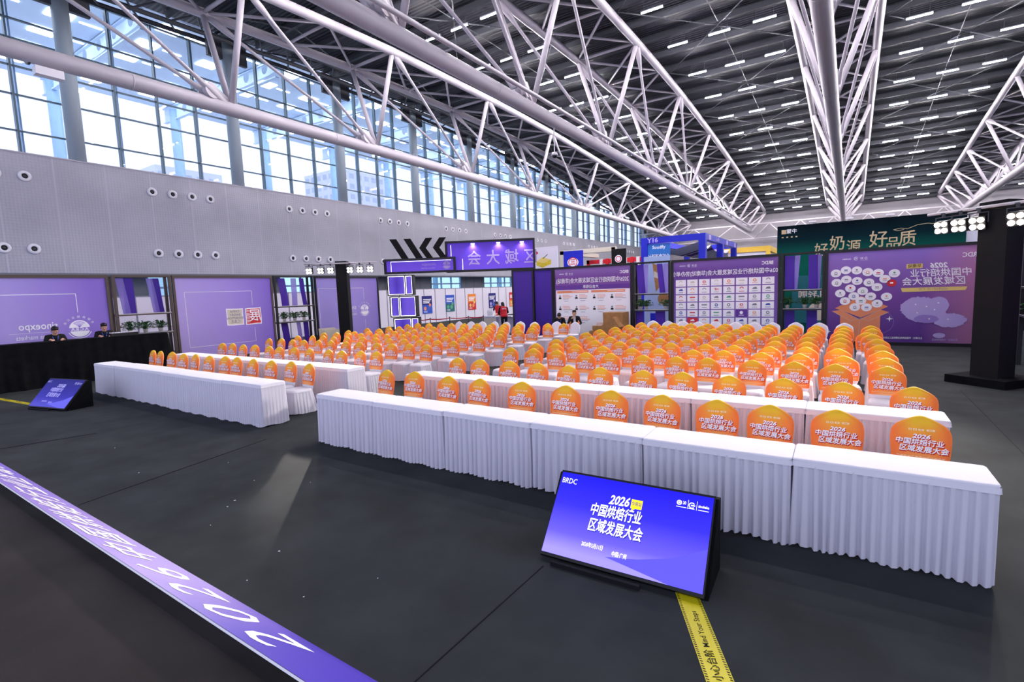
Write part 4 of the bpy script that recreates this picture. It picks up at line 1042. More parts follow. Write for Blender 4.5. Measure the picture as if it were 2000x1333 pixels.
def hsm(m_, P, w, h):
    emblem(m_, P, w - .42, h * .5, .24, 1, 0); m_.text(P, 'sinoexpo', w - 1.25, h * .58, .2, 1, True, .0, 'CENTER', .005, .9); m_.text(P, 'informa markets', w - 1.3, h * .32, .11, 1, True, .0, 'CENTER', .005, .9)
    m_.rect(P, .3, .315, .1, h - .12, 2); m_.rect(P, .3, w - .2, h - .135, h - .12, 2)
header('smaller low purple header sign with faint emblem left of the big one', 0.0, 3.35, 3.17, 3.86, hsm, .24, .26)
rz = math.atan2(dg.y, dg.x)
for k, (x, shape) in enumerate(((.35, 0), (1.02, 0), (1.78, 1), (2.42, 1))):
    r = thing('arrow_cutout', 'black %s cut-out standing on the low header sign, %s from its outer end' % (('slanted bar', 'arrow chevron')[shape], ORD[k]), 'cut-out', DG(x, 3.86) + Vector((.07, -.12, 0)), rz, 'black arrow cut-outs on the header')
    if shape == 0: pts = [(.48, 0), (.80, 0), (.26, .92), (-.06, .92)]
    else: pts = [(.22, 0), (.52, 0), (.20, .47), (.52, .92), (.22, .92), (-.10, .47)]
    n = len(pts); m_ = MB(); vs = [(a, y, b) for y in (0, .1) for a, b in pts]
    if shape == 0: fs = [(0, 1, 2, 3), (7, 6, 5, 4)]
    else: fs = [(0, 1, 2, 5), (5, 2, 3, 4), (11, 8, 7, 6), (10, 9, 8, 11)]
    m_.add(vs, fs + [(i, i + n, (i + 1) % n + n, (i + 1) % n) for i in range(n)]); m_.build('chevron', 'matte_black', r)
for k, (x0, z0, h, spl) in enumerate(((.02, 2.16, .96, .70), (.10, 1.13, 1.0, .36), (.22, .06, 1.04, .70))):
    r = thing('light_box', 'purple cube edged with white led strips, %s of the entrance stack' % ('topmost', 'middle', 'lowest')[k], 'light box', DG(x0, z0), rz - .05 * (k == 1), 'stacked led cubes at the entrance')
    W_ = 1.24 if k != 1 else 1.28; m_ = MB(); f = .05
    for a, c in ((0, f), (W_ * spl - f / 2, W_ * spl + f / 2), (W_ - f, W_)): m_.box(a, c, 0, .5, 0, h)
    m_.box(0, W_, 0, .5, 0, f); m_.box(0, W_, 0, .5, h - f, h); m_.build('frame', 'black_frame', r)
    m_ = MB(); m_.box(f, W_ - f, .2, .22, f, h - f); m_.build('back_panel', 'fabric_lightbox', r)
    m_ = MB(); q = .02
    for a, c in ((f, W_ * spl - f / 2), (W_ * spl + f / 2, W_ - f)):
        m_.box(a, c, .02, .05, f, f + q); m_.box(a, c, .02, .05, h - f - q, h - f); m_.box(a, a + q, .02, .05, f + q, h - f - q); m_.box(c - q, c, .02, .05, f + q, h - f - q)
    m_.build('led_strip', 'led', r)

# ---------------------------------------------------------------- white exhibition wall with posters, belt posts, counter
xw = -25.5
for i in range(29):
    y = 3.2 + 1.2 * i + (1.2 if i > 13 else 0)
    r = thing('wall_panel', 'white exhibition wall panel beyond the entrance, %s from the near end' % ORD[i], 'partition panel', (xw, y, 0), 0, 'white exhibition wall panels')
    m_ = MB(); m_.box(-.03, 0, .03, 1.17, 0.02, 2.5); m_.build('board', 'booth_white', r)
    m_ = MB(); m_.box(-.05, .015, -.02, .03, 0, 2.55); m_.box(-.045, .01, .03, 1.17, 2.5, 2.55); m_.build('rail', 'grey_steel', r)
mat('poster_navy', '#1c1f78', .6); mat('poster_green', '#1b6a72', .6); mat('poster_orange', '#ee8a2a', .6); mat('poster_red', '#cf2a26', .6); mat('poster_blue', '#2a58c8', .6)
for k, (y, base, low, lab) in enumerate(((26.95, 'poster_navy', 'poster_blue', 'navy poster with white heading and round pictures, nearest the stacked light cubes'), (29.55, 'poster_blue', 'poster_green', 'blue and green poster with green bubbles on the white wall'), (32.35, 'poster_orange', 'poster_red', 'orange and red poster between two blue ones'), (35.25, 'poster_navy', 'poster_navy', 'dark navy poster with yellow line behind the counter'), (38.5, 'poster_red', 'poster_orange', 'red and orange poster nearest the purple portal panel'), (21.6, 'poster_orange', 'poster_red', 'narrow orange poster glimpsed left of the light cubes'))):
    r = thing('poster', lab, 'poster', (xw + .02, y, .72), PI / 2, 'posters on the white exhibition wall')
    m_ = MB(); m_.box(0, 1.05, -.012, 0, 0, 1.3); P = (Vector((0, -.012, 0)), EX, EZ, -EY)
    m_.rect(P, 0, 1.05, 0, .62, 1, .001)
    for j in range(3): m_.rect(P, .1, .95 - .1 * j, 1.0 - .12 * j, 1.07 - .12 * j, 2, .003)
    m_.disc(P, .28, .38, .14, 3, .003); m_.disc(P, .68, .36, .16, 4, .003); m_.disc(P, .8, .62, .12, 3, .003)
    for j in range(3): m_.rect(P, .12, .5, .08 + .05 * j, .1 + .05 * j, 2, .003)
    m_.build('sheet', [base, low, 'white_print', ('orange_print', 'green_print', 'yellow_print', 'lilac_print', 'yellow_print', 'yellow_print')[k], ('blue_print', 'green_print', 'orange_print', 'blue_print', 'orange_print', 'red_print')[k]], r)
posts = [(-17.75, 17.65), (-17.05, 18.55), (-16.55, 19.45), (-15.85, 20.1), (-15.2, 20.5)]
pr = None
mat('belt_red', '#c02034', .7)
bq = []
for i, (x, y) in enumerate(posts):
    if pr is None:
        pr = q = thing('belt_post', '', 'queue barrier'); m_ = MB(); m_.lathe([(.16, 0), (.16, .015), (.03, .03), (.022, .05), (.022, .94), (.03, .95), (.03, .99), (0, .995)], n=18); m_.build('post', 'dark_steel', pr, True)
    else: q = dup(pr)
    bq.append(place(q, (x, y, 0), 0, 'slim belt barrier post behind the chairs, %s from the light cubes' % ORD[i], 'belt barrier posts'))
for i, (x, y) in enumerate(posts[:-1]):
    a, c = Vector((0, 0, .92)), Vector((posts[i + 1][0] - x, posts[i + 1][1] - y, .92)); d_ = (c - a).normalized(); a += d_ * .028; c -= d_ * .028
    m_ = MB(); n = 8; vs = []
    for k in range(n + 1):
        p = a + (c - a) * k / n; s_ = -.03 * (1 - (2 * k / n - 1) ** 2); vs += [p + Vector((0, 0, s_ + .024)), p + Vector((0, 0, s_ - .024))]
    m_.add([tuple(v) for v in vs], [(2 * k, 2 * k + 1, 2 * k + 3, 2 * k + 2) for k in range(n)])
    m_.build('belt', 'belt_red', bq[i])
r = thing('reception_counter', 'white counter with grey front where two people in red vests lean', 'counter', (-15.85, 21.2, 0), 0)
m_ = MB(); m_.box(0, 1.9, 0, .55, .86, .91); m_.build('counter_top', 'booth_white', r)
m_ = MB(); m_.box(.05, .9, .05, .5, .06, .86); m_.box(.9, 1.85, .3, .5, .06, .86); m_.build('body', 'booth_white', r)
m_ = MB(); m_.box(.08, .87, .035, .05, .12, .8); m_.build('front_panel', 'cream', r)
m_ = MB(); m_.box(.03, 1.87, .03, .52, 0, .06); m_.build('plinth', 'grey_steel', r)
r = thing('paper_bag', 'crumpled white paper bag standing on the reception counter', 'bag', (-15.35, 21.34, .91), .3)
m_ = MB(); pad(m_, .30, .16, .02, [(.0, 0), (-.01, .12), (.0, .25), (.03, .33), (.06, .34)], 40, wob=.008, seed=4); m_.build('sack', 'white_tee', r)
m_ = MB(); m_.tube([(-.06, 0, .33), (-.05, 0, .40), (.05, 0, .40), (.06, 0, .33)], .006, 6); m_.build('handle', 'white', r)

# ---------------------------------------------------------------- booths beyond the seating
r = thing('food_billboard', 'tall white billboard picturing a yellow cream cake with herbs', 'billboard', (-15.85, 27, 0), 0)
m_ = MB(); m_.box(0, 1.55, 0, .12, 0, 4.78); P = (Vector((0, 0, 0)), EX, EZ, -EY)
m_.disc(P, .10, 4.45, .13, 3, .004, 18, .09)
m_.poly(P, [(.08, 3.70), (.5, 3.52), (1.12, 3.72), (1.12, 3.98), (.55, 4.18), (.08, 3.92)], 1, .004); m_.poly(P, [(.08, 3.92), (.55, 4.18), (1.12, 3.98), (.6, 3.80)], 2, .006)
for k in range(7): m_.line(P, [(.55 + .05 * k, 4.05 + .035 * k), (.60 + .05 * k, 4.13 + .035 * k)], .03, 4, .009)
m_.build('board', ['booth_white', 'food_yellow', 'yellow_print', 'red_print', 'leaf'], r)
r = thing('booth', 'cream framed booth with a blue logo panel and a black one', 'exhibition booth', (-16.2, 31, 0), 0)
m_ = MB()
for x in (0, 3.75): m_.box(x, x + .28, 0, .3, 0, 4.75)
m_.box(0, 4.0, 0, .3, 4.5, 4.8); m_.box(0, .3, .3, 6, 4.5, 4.8); m_.build('frame', 'cream', r)
m_ = MB(); m_.box(.3, 1.75, -.06, .0, 2.2, 4.72); P = (Vector((0, -.06, 0)), EX, EZ, -EY); m_.disc(P, 1.0, 3.95, .42, 1, .004, 26, .30); m_.ring(P, 1.0, 3.95, .28, .34, 2, .007); m_.text(P, '三', 1.0, 3.95, .42, 2, False, .03, 'CENTER', .008)
for k in range(7): m_.rect(P, .5 + .14 * k, .59 + .14 * k, 3.42, 3.52, 1, .004)
m_.poly(P, [(.3, 3.3), (.65, 3.22), (1.03, 3.2), (1.4, 3.22), (1.75, 3.3), (1.75, 2.2), (.3, 2.2)], 1, .005); m_.build('logo_panel', ['booth_blue', 'white_print', 'red_print'], r)
m_ = MB(); m_.box(3.78, 4.75, -.08, -.01, 2.2, 4.62); P = (Vector((0, -.08, 0)), EX, EZ, -EY); m_.disc(P, 4.25, 3.98, .24, 1, .004, 24); m_.ring(P, 4.25, 3.98, .14, .19, 2, .006)
for k in range(4): m_.rect(P, 4.05 + .11 * k, 4.13 + .11 * k, 3.56, 3.66, 1, .004)
m_.build('name_panel', ['matte_black', 'white_print', 'red_print'], r)
r = thing('booth_sign', 'red and white striped booth fascia behind the agenda panel', 'booth sign', (-16.5, 36, 0), 0)
m_ = MB(); m_.box(0, 4.7, 0, .2, 4.0, 4.3, 0); m_.box(0, .22, 0, .2, 0, 4.3, 0); m_.box(4.5, 4.7, 0, .2, 0, 4.3, 0)
for k in range(7):
    x = 1.1 + .48 * k; m_.box(x, x + .24, -.08, .12, 3.55, 4.34, 1 if k % 2 == 0 else 0)
m_.build('fascia', ['red_vest', 'white'], r)
r = thing('portal_booth', 'bright blue square portal booth numbered Y16 with draped ceiling cloth', 'exhibition booth', (-10.15, 30, 0), 0)
for x, y in ((0, 0), (3.35, 0), (0, 10), (3.35, 10), (3.35, 5)):
    m_ = MB(); m_.box(x, x + .38, y, y + .38, 0, 4.7); m_.build('post', 'booth_blue', r)
m_ = MB(); m_.box(0, 3.73, 0, .38, 4.7, 5.06); m_.box(0, 3.73, 10, 10.38, 4.7, 5.06); m_.box(0, .38, .38, 10, 4.7, 5.06); m_.box(3.35, 3.73, .38, 10, 4.7, 5.06)
m_.text((Vector((0, 0, 0)), EX, EZ, -EY), 'Y16', .72, 4.87, .36, 1, False, .03, 'CENTER', .004, 1.1)
m_.text((Vector((3.73, 0, 0)), EY, EZ, EX), 'Soudfly', 3.4, 4.88, .32, 1, False, .02, 'CENTER', .004, 1.1)
for y in (.9, 6.2, 9.2): m_.rect((Vector((3.73, 0, 0)), EY, EZ, EX), y, y + .6, 4.74, 5.02, 1, .004)
m_.build('beam', ['booth_blue', 'lilac_print'], r)
mat('banner_blue', '#2f78cf', .6)
m_ = MB(); m_.box(.38, 1.72, .1, .16, 2.6, 4.66); P = (Vector((0, .1, 0)), EX, EZ, -EY); m_.text(P, 'Soudfly', 1.05, 4.46, .27, 1, False, .02, 'CENTER', .004); m_.text(P, '冰酥酥拿破仑', 1.05, 3.86, .36, 1, False, .008, 'CENTER', .004, .60); m_.text(P, 'Napoleon', 1.05, 3.42, .2, 1, False, 0, 'CENTER', .004, 1, .3); m_.build('banner', ['banner_blue', 'white_print'], r)
m_ = MB(); m_.box(1.5, 3.2, 9.8, 9.95, 0, 4.6); m_.build('back_wall', 'booth_white', r)
m_ = MB(); n = 24; vs = []
for i in range(n + 1):
    y = .4 + 9.5 * i / n; zz = 4.62 - .34 * abs(math.sin(PI * i / 8)) ** .8
    vs += [(.5, y, zz), (1.9, y, zz - .35), (3.3, y, zz)]
m_.add(vs, [f for i in range(n) for f in ((3 * i, 3 * i + 1, 3 * i + 4, 3 * i + 3), (3 * i + 1, 3 * i + 2, 3 * i + 5, 3 * i + 4))], 0); m_.m = [(i // 2) % 2 if i % 6 < 2 else 0 for i in range(len(m_.m))]
m_.build('draped_cloth', ['booth_white', 'purple_card'], r, True)
r = thing('yellow_booth', 'yellow framed booth with white panel behind the blue portal', 'exhibition booth', (-8.9, 43, 0), 0)
m_ = MB(); m_.box(0, .3, 0, .3, 0, 4.5); m_.box(4.1, 4.4, 0, .3, 0, 4.5); m_.box(0, 4.4, 0, .3, 4.5, 4.9); m_.box(4.1, 4.4, .3, 5, 4.5, 4.9); m_.build('frame', 'yellow_booth', r)
m_ = MB(); m_.box(.3, 4.1, .1, .16, 0, 4.5); P = (Vector((0, .1, 0)), EX, EZ, -EY); m_.text(P, 'YF', 1.1, 3.75, .5, 1, False, .04, 'CENTER', .004); m_.rect(P, 1.9, 2.3, 3.6, 3.95, 2); m_.rect(P, 3.2, 3.6, 3.55, 3.95, 1)
m_.build('panel', ['booth_white', 'red_print', 'letter_black'], r)
r = thing('booth_tower', 'cardboard-brown cake banner on pale blue stand seen through the shelf', 'banner', (-8.05, 24.2, 0), 0)
m_ = MB(); m_.box(0, 1.25, 0, .08, 0, 3.6); P = (Vector((0, 0, 0)), EX, EZ, -EY); m_.poly(P, [(.42, 3.3), (.78, 3.1), (.92, 2.3), (.58, 1.9)], 1, .004); m_.poly(P, [(.5, 2.9), (.76, 2.75), (.78, 2.5), (.5, 2.6)], 2, .006)
m_.rect(P, .3, .75, .2, .85, 3); m_.disc(P, .95, 1.55, .28, 1, .004); m_.build('board', ['banner_pale', 'cardboard', 'cream', 'booth_blue'], r) if mat('banner_pale', '#a9bfe6', .6) else None

grad_mat('billboard_green', [(0, '#0a5a48'), (.6, '#0d6450'), (.72, '#0c5a4c'), (.86, '#08262e'), (1, '#06141c')], 'Z', 0, 4.5, .9)
MATS['billboard_green'].node_tree.nodes['Principled BSDF'].inputs['Specular IOR Level'].default_value = .1
r = thing('billboard', 'dark green billboard with large pale gold characters rising behind the map panel', 'billboard', (-2.30, 24.5, 0), 0)
m_ = MB(); m_.box(0, 6.1, 0, .6, 0, 4.52); P = (Vector((0, 0, 0)), EX, EZ, -EY)
for ch, u, v, s in (('好', 1.62, 3.40, .56), ('奶', 2.17, 3.62, .62), ('源', 2.72, 3.44, .56), ('好', 3.52, 3.66, .68), ('品', 3.98, 3.48, .52), ('质', 4.42, 3.62, .62)): m_.text(P, ch, u, v, s, 1, False, .008, 'CENTER', .006, .9)
m_.rect(P, .16, .34, 4.18, 4.36, 1); m_.text(P, '蒙牛', .54, 4.27, .2, 2, False, .01)
for k in range(4): m_.rect(P, .17 + .17 * k, .24 + .17 * k, 4.02, 4.07, 1)
cv = [(3.95 + .02 * k, 3.86 + .07 * math.sin(k * .33)) for k in range(12)]
m_.line(P, [(4.3, 4.0), (4.1, 3.97), (3.98, 4.02), (4.2, 4.06), (4.4, 4.02), (4.7, 4.14), (5.0, 4.17), (5.25, 4.12)], .018, 1)
m_.build('board', ['billboard_green', 'gold', 'white_print'], r)
m_ = MB(); m_.rect(P, .6, 2.1, .4, 2.4, 0, .02); m_.text(P, '乳轻咖', 1.35, 1.6, .35, 1, True, .02, 'CENTER', .025); m_.disc(P, 1.6, .9, .4, 1, .024); m_.build('poster', ['poster_green', 'cream'], r)
for k, x in enumerate((1.3, 2.55, 3.85)):
    m_ = MB(); m_.box(x - .13, x + .13, -.30, -.12, 4.55, 4.62); m_.tube([(x, -.15, 4.57), (x, .1, 4.5)], .02, 6); m_.build('spot_fitting', 'white', r)
r = thing('white_partition', 'plain white partition panel right of the green billboard', 'partition panel', (3.82, 24.6, 0), 0)
m_ = MB(); m_.box(0, 1.4, 0, .1, 0, 4.05); m_.build('board', 'booth_white', r)
r = thing('dark_booth', 'tall black booth wall behind the right light tower', 'exhibition booth', (5.4, 26.5, 0), 0)
m_ = MB(); m_.box(0, 4.5, 0, .3, 0, 4.9); m_.build('wall', 'matte_black', r)

# ---------------------------------------------------------------- light towers
def stage_light(label, loc, aim, watts, real, size=1.25):
    """par can cluster hung under the bar; aim is a world point"""
    loc = Vector(loc); d = (Vector(aim) - loc).normalized(); rz = math.atan2(d.x, -d.y)
    r = thing('stage_light', label, 'stage light', loc, rz, 'lit stage lights on the two black towers')
    pit = math.asin(-d.z); c, s = math.cos(pit), math.sin(pit); f = Vector((0, -c, -s)); up = Vector((0, -s, c)); ctr = Vector((0, 0, -.26))
    m_ = MB(); m_.tube([(-.15, 0, -.26), (-.15, 0, -.06), (.15, 0, -.06), (.15, 0, -.26)], .014, 8); m_.lathe([(.03, -.06), (.03, .0), (.05, .005), (.05, .03)], n=10); m_.build('yoke', 'dark_steel', r)
    m_ = MB(); m_.obox(ctr - EX * .13 - up * .13 - f * .10, EX * .26, up * .26, f * .16); m_.build('housing', 'black', r)
    for a in (-1, 1):
        for b_ in (-1, 1):
            m_ = MB(); m_.lathe([(.050, -.01), (.052, .02), (.046, .025), (0, .027)], ctr + EX * .065 * a + up * .065 * b_ + f * .06, 16, axis=f); m_.build('lamp', 'lamp_face', r)
    if real:
        ld = bpy.data.lights.new('stage_lamp', 'SPOT'); ld.energy = watts; ld.spot_size = size; ld.spot_blend = .7; ld.color = (1, .90, .80); ld.shadow_soft_size = .10
        lo = bpy.data.objects.new('stage_lamp', ld); COL.objects.link(lo); lo.parent = r; lo.location = ctr + f * .12
        lo.rotation_euler = f.to_track_quat('-Z', 'Y').to_euler()
    return r
def tower(label, loc, rz, top, bar):
    r = thing('light_tower', label, 'light tower', loc, rz, 'black cloth-wrapped light towers')
    m_ = MB(); m_.box(-.24, .24, -.24, .24, .16, top); m_.build('shaft', 'matte_black', r)
    m_ = MB(); m_.box(-.52, .52, -.52, .52, 0, .16); m_.build('base', 'black_cloth', r)
    b0, b1 = bar; m_ = MB(); m_.tube([(b0, -.30, top - .10), (b1, -.30, top - .10)], .03, 10); m_.tube([(0, -.24, top - .1), (0, -.31, top - .1)], .03, 8); m_.build('cross_bar', 'white_steel', r, True)
    m_ = MB(); m_.tube([(b0 + .1, -.27, top - .09), (b0 + .5, -.28, top - .17), (-.1, -.27, top - .12), (.1, -.27, top - .16), (b1 - .4, -.28, top - .08), (b1 - .1, -.27, top - .12)], .012, 6); m_.build('cable', 'black', r)
    return r
def on_tower(loc, rz, x, top): c, s = math.cos(rz), math.sin(rz); return Vector((loc[0] + c * x + s * .30, loc[1] + s * x - c * .30, top - .135))
lt, lrz, ltop = (-18.75, 14.8, 0), .63, 3.78
tower('black light tower standing before the emblem panel on the window side', lt, lrz, ltop, (-1.55, 1.6))
for k, x in enumerate((-1.35, -.85, -.42, .42, .85, 1.3)):
    stage_light('glaring stage light on window-side tower bar, %s from bar end by the stamp panel' % ORD[k], on_tower(lt, lrz, x, ltop), (-5.75, 3.85, .0) if k == 4 else (-7.0 + 1.8 * (k - 2.5), 2.0, .2), SPOT * (16.0 if k == 4 else .8), k in (1, 2, 4, 5), .085 if k == 4 else 1.25)
rt, rrz, rtop = (2.62, 13.62, 0), -.72, 3.62
tower('black light tower standing alone on the carpet by the map panel', rt, rrz, rtop, (-1.15, 1.6))
for k, x in enumerate((-.84, -.52, -.20, .42, .95)):
    stage_light('glaring stage light on tower by map panel, %s from the bar end over the map' % ORD[k], on_tower(rt, rrz, x, rtop), (-10.0 + 2.0 * k, 1.0, .2), SPOT, k in (0, 2, 3))

# ---------------------------------------------------------------- control desk
r = thing('control_desk', 'long desk draped to the floor in black cloth at the left', 'desk', (-18.45, 1.4, 0), 0)
m_ = MB(); m_.box(-.62, .0, 0, 6.05, 1.20, 1.25); m_.build('top_cloth', 'black_cloth', r)
m_ = MB(); n = 120; vs = []
path = [(0, 0)] + [(0, 6.05 * k / n) for k in range(1, n + 1)] + [(-.62 * k / 12, 6.05) for k in range(1, 13)]
for zi, z in enumerate((1.22, .9, .5, .15, .004)):
    for k, (x, y) in enumerate(path):
        t = (1.22 - z) / 1.22; o_ = .012 + t * (.05 + .035 * math.sin(k * .55) + .02 * math.sin(k * 1.3 + 1)) + (.10 * t * t)
        vs.append((x + (o_ if k <= n else 0), y + (o_ if k > n - 1 else 0), z))
q = len(path); m_.add(vs, [(i * q + k, (i + 1) * q + k, (i + 1) * q + k + 1, i * q + k + 1) for i in range(4) for k in range(q - 1)]); m_.build('drape', 'black_cloth', r, True)
r = thing('video_camera', 'small black mixing console with knobs at the desk end', 'console', (-18.78, 6.35, 1.25), 0)
m_ = MB(); m_.obox((-.18, -.35, .0), (.36, 0, 0), (0, .7, 0), (0, 0, .09)); m_.build('body', 'black', r)
m_ = MB()
for i in range(5):
    for j in range(9): m_.lathe([(.012, 0), (.010, .022), (0, .023)], (-.13 + .065 * i, -.3 + .075 * j, .09), 8)
m_.build('knobs', 'white', r)
r['kind'] = 'thing'; r.name = 'mixing_console'

# ---------------------------------------------------------------- cardboard and boards
def carton(label, loc, rz, s, tilt=0, flaps=False):
    r = thing('cardboard_box', label, 'box', loc, rz, 'cardboard boxes by the agenda panel'); r.rotation_euler = (0, tilt, rz)
    a, b_, h = s; m_ = MB(); m_.box(-a / 2, a / 2, -b_ / 2, b_ / 2, 0, h); m_.build('body', 'cardboard', r)
    m_ = MB(); m_.box(-a / 2 - .001, a / 2 + .001, -.03, .03, h, h + .002); m_.box(-a / 2 - .002, -a / 2, -.03, .03, h - .12, h); m_.build('tape', 'cream', r)
    m_ = MB(); m_.box(-a / 2 - .004, a / 2 + .004, -b_ / 2 - .006, -b_ / 2, h - .13, h + .002); m_.build('flap', 'cardboard', r)
    return r
carton('large brown carton, lowest of the heap by the agenda panel', (-7.55, 19.3, 0), .05, (.95, .7, .60))
carton('large brown carton on top of the heap by the agenda panel', (-7.62, 19.35, .605), -.06, (.85, .62, .58))
carton('small flat brown carton at the left of the heap', (-8.25, 19.1, .445), .1, (.46, .36, .20))
carton('brown carton under the small flat one', (-8.3, 19.15, 0), .02, (.62, .5, .44))
carton('tilted brown carton leaning on the heap beside the shelf', (-7.45, 18.85, .42), -.1, (.7, .40, .50), -.62)
carton('brown carton propping the tilted one', (-7.1, 18.75, 0), .1, (.6, .45, .42))
r = thing('foam_boards', 'cream foam boards leaning on the emblem panel by the window-side tower', 'boards', (XL + .12, 14.0, 0), 0)
for k, (w, h) in enumerate(((.85, .80), (.78, .76), (.95, .72))):
    m_ = MB(); m_.obox((.10 + .05 * k, .0 + .1 * k, 0), (0, w, 0), (-.09, 0, h), (.03, 0, .004)); m_.build('board', 'cream', r)
r = thing('flood_light', 'white box floodlight clamped under the window-side truss', 'floodlight', (-21.9, 6.2, bot_z(6.2) - .30), 0)
m_ = MB(); m_.box(-.16, .16, -.36, .36, -.30, -.04); m_.build('housing', 'white', r); m_ = MB(); m_.tube([(0, 0, -.04), (0, 0, .12)], .03, 8); m_.build('bracket', 'dark_steel', r)
m_ = MB(); m_.lathe([(.315, -.03), (.315, .03)], (.0 + ax(6.2) + .2, -.45, .30), 22, axis=(0, 1, 0)); m_.build('cable_loop', 'black', r)
r = thing('service_pipe', 'thin white service pipe beside the lower chord of the second truss from the windows', 'pipe', (-11.58, 0, 0), 0)
m_ = MB(); m_.tube([(ax(y) + .55, y, bot_z(y) + .28) for y in [4 + 4 * k for k in range(19)]], .085, 12); m_.build('pipe', 'white_steel', r, True)
m_ = MB()
for k in range(18): y = 6 + 4 * k; m_.box(ax(y) + .15, ax(y) + .56, y - .03, y + .03, bot_z(y) + .16, bot_z(y) + .22)
m_.build('bracket', 'grey_steel', r); r.children[1]['kind'] = 'stuff'
r = thing('dome_camera', 'white dome camera hanging below the truss next to window truss', 'camera', (-11.65, 22, bot_z(22) - 1.6), 0)
m_ = MB(); m_.tube([(0, 0, .1), (0, 0, 1.35)], .025, 8); m_.build('drop_pole', 'white_steel', r); m_ = MB(); m_.lathe([(0, .16), (.12, .14), (.17, .04), (.15, .0)], n=18); m_.build('hood', 'white_steel', r, True); m_ = MB(); m_.ball((0, 0, 0), .12, 0, 14, 8); m_.build('dome', 'glass_dark', r, True)

# ---------------------------------------------------------------- people
def capsule(mb, p, q, r0, r1, n=12):
    mb.tube([p, q], [r0, r1], n); mb.ball(p, r0, 0, n, 8); mb.ball(q, r1, 0, n, 8)
def remesh(mb, voxel, name):
    o = mb.build(name, 'skin'); md = o.modifiers.new('r', 'REMESH'); md.mode = 'VOXEL'; md.voxel_size = voxel
    sm = o.modifiers.new('s', 'SMOOTH'); sm.iterations = 3; sm.factor = .5
    d = bpy.context.evaluated_depsgraph_get(); d.update(); me = bpy.data.meshes.new_from_object(o.evaluated_get(d)); old = o.data; o.modifiers.clear(); o.data = me; bpy.data.meshes.remove(old)
    me.name = name; me.polygons.foreach_set('use_smooth', [True] * len(me.polygons)); return o
def person(label, loc, rz, J, mats, vest=False, lanyard=False, long_sleeve=True, tee=False, hairlong=0.0):
    """J: joints in metres, figure faces -Y; mats = (top, trousers, shoes)"""
    V = {k: Vector(v) for k, v in J.items() if isinstance(v, tuple)}
    r = thing('person', label, 'person', loc, rz)
    seg = []; mb = MB()
    def cap(p, q, a, b_, m): seg.append((p, q, a, b_, m)); capsule(mb, p, q, a, b_)
    sp = (V['neck'] - V['pelvis']).normalized(); R = Vector((0, 0, 1)).rotation_difference(sp).to_matrix()
    ch = V['pelvis'].lerp(V['neck'], .68); ab_ = V['pelvis'].lerp(V['neck'], .34)
    for c, rad in ((ch, (.165, .115, .19)), (ab_, (.145, .105, .17)), (V['pelvis'], (.165, .12, .13))): mb.ball(c, rad, 0, 20, 12, R)
    seg.append((V['pelvis'], ch, .16, .15, 1 if True else 0))
    cap(V['shl'].lerp(V['shr'], .12), V['shl'].lerp(V['shr'], .88), .07, .07, 1)
    for s in 'lr':
        cap(V['sh' + s], V['el' + s], .058, .044, 1); cap(V['el' + s], V['wr' + s], .043, .030, 1 if long_sleeve else 0)
        cap(V['hip' + s], V['kn' + s], .088, .058, 2); cap(V['kn' + s], V['an' + s], .057, .040, 2); cap(V['an' + s] + Vector((0, .03, -.03)), V['an' + s] + Vector((0, -.16, -.045)), .042, .032, 3)
        # hand: palm, four bent fingers of unequal length, thumb from its side
        d = (V['ha' + s] - V['wr' + s]).normalized(); side = d.cross(Vector((0, 0, 1)) if abs(d.z) < .9 else Vector((0, 1, 0))).normalized(); nn = side.cross(d)
        p0 = V['wr' + s]; mb.ball(p0 + d * .05, (.04, .018, .05), 0, 12, 8, Matrix((side, nn, d)).transposed()); seg.append((p0, p0 + d * .17, .045, .045, 0)); capsule(mb, p0, p0 + d * .04, .028, .026)
        for k, (o_, L_) in enumerate(((-.028, .068), (-.010, .078), (.009, .073), (.027, .058))):
            a = p0 + d * .085 + side * o_; b_ = a + (d * .8 - nn * .45).normalized() * L_ * .55; c = b_ + (d * .35 - nn * .9).normalized() * L_ * .5
            capsule(mb, a, b_, .0095, .009, 8); capsule(mb, b_, c, .009, .008, 8)
        a = p0 + d * .03 - side * .032; capsule(mb, a, a + (d * .7 - side * .6).normalized() * .04, .012, .010, 8); capsule(mb, a + (d * .7 - side * .6).normalized() * .04, a + (d * .9 - side * .4 - nn * .4).normalized() * .068, .010, .009, 8)
    hd = V['head']; hz = V['head'] - V['neck']; cap(V['neck'] - hz * .15, hd - hz * .25, .056, .052, 0)
    pit, yaw = J.get('nod', 0), J.get('turn', 0)
    RH = Matrix.Rotation(yaw, 3, 'Z') @ Matrix.Rotation(pit, 3, 'X')
    H = lambda x, y, z: hd + RH @ Vector((x, y, z))
    mb.ball(hd, (.074, .092, .108), 0, 20, 14, RH); mb.ball(H(0, -.025, -.055), (.055, .062, .062), 0, 16, 10, RH)
    mb.ball(H(0, -.098, -.018), (.013, .018, .024), 0, 10, 8, RH)
    for s in (-1, 1): mb.ball(H(.076 * s, .005, -.012), (.012, .024, .033), 0, 10, 8, RH); mb.ball(H(.030 * s, -.082, .022), (.022, .012, .008), 0, 8, 6, RH)
    seg.append((hd, hd + RH @ Vector((0, 0, .01)), .12, .12, 0))
    body = remesh(mb, .0085, 'body'); body.parent = r; me = body.data; me.materials.clear()
    for m in ('skin',) + mats: me.materials.append(MATS[m])
    idx = []
    for p in me.polygons:
        c = p.center; best, bm2 = 9, 0
        for a, b_, r0, r1, m in seg:
            ab2 = b_ - a; t = max(0, min(1, (c - a).dot(ab2) / max(ab2.dot(ab2), 1e-9))); dd = (c - (a + ab2 * t)).length - (r0 + (r1 - r0) * t)
            if dd < best: best, bm2 = dd, m
        idx.append(bm2)
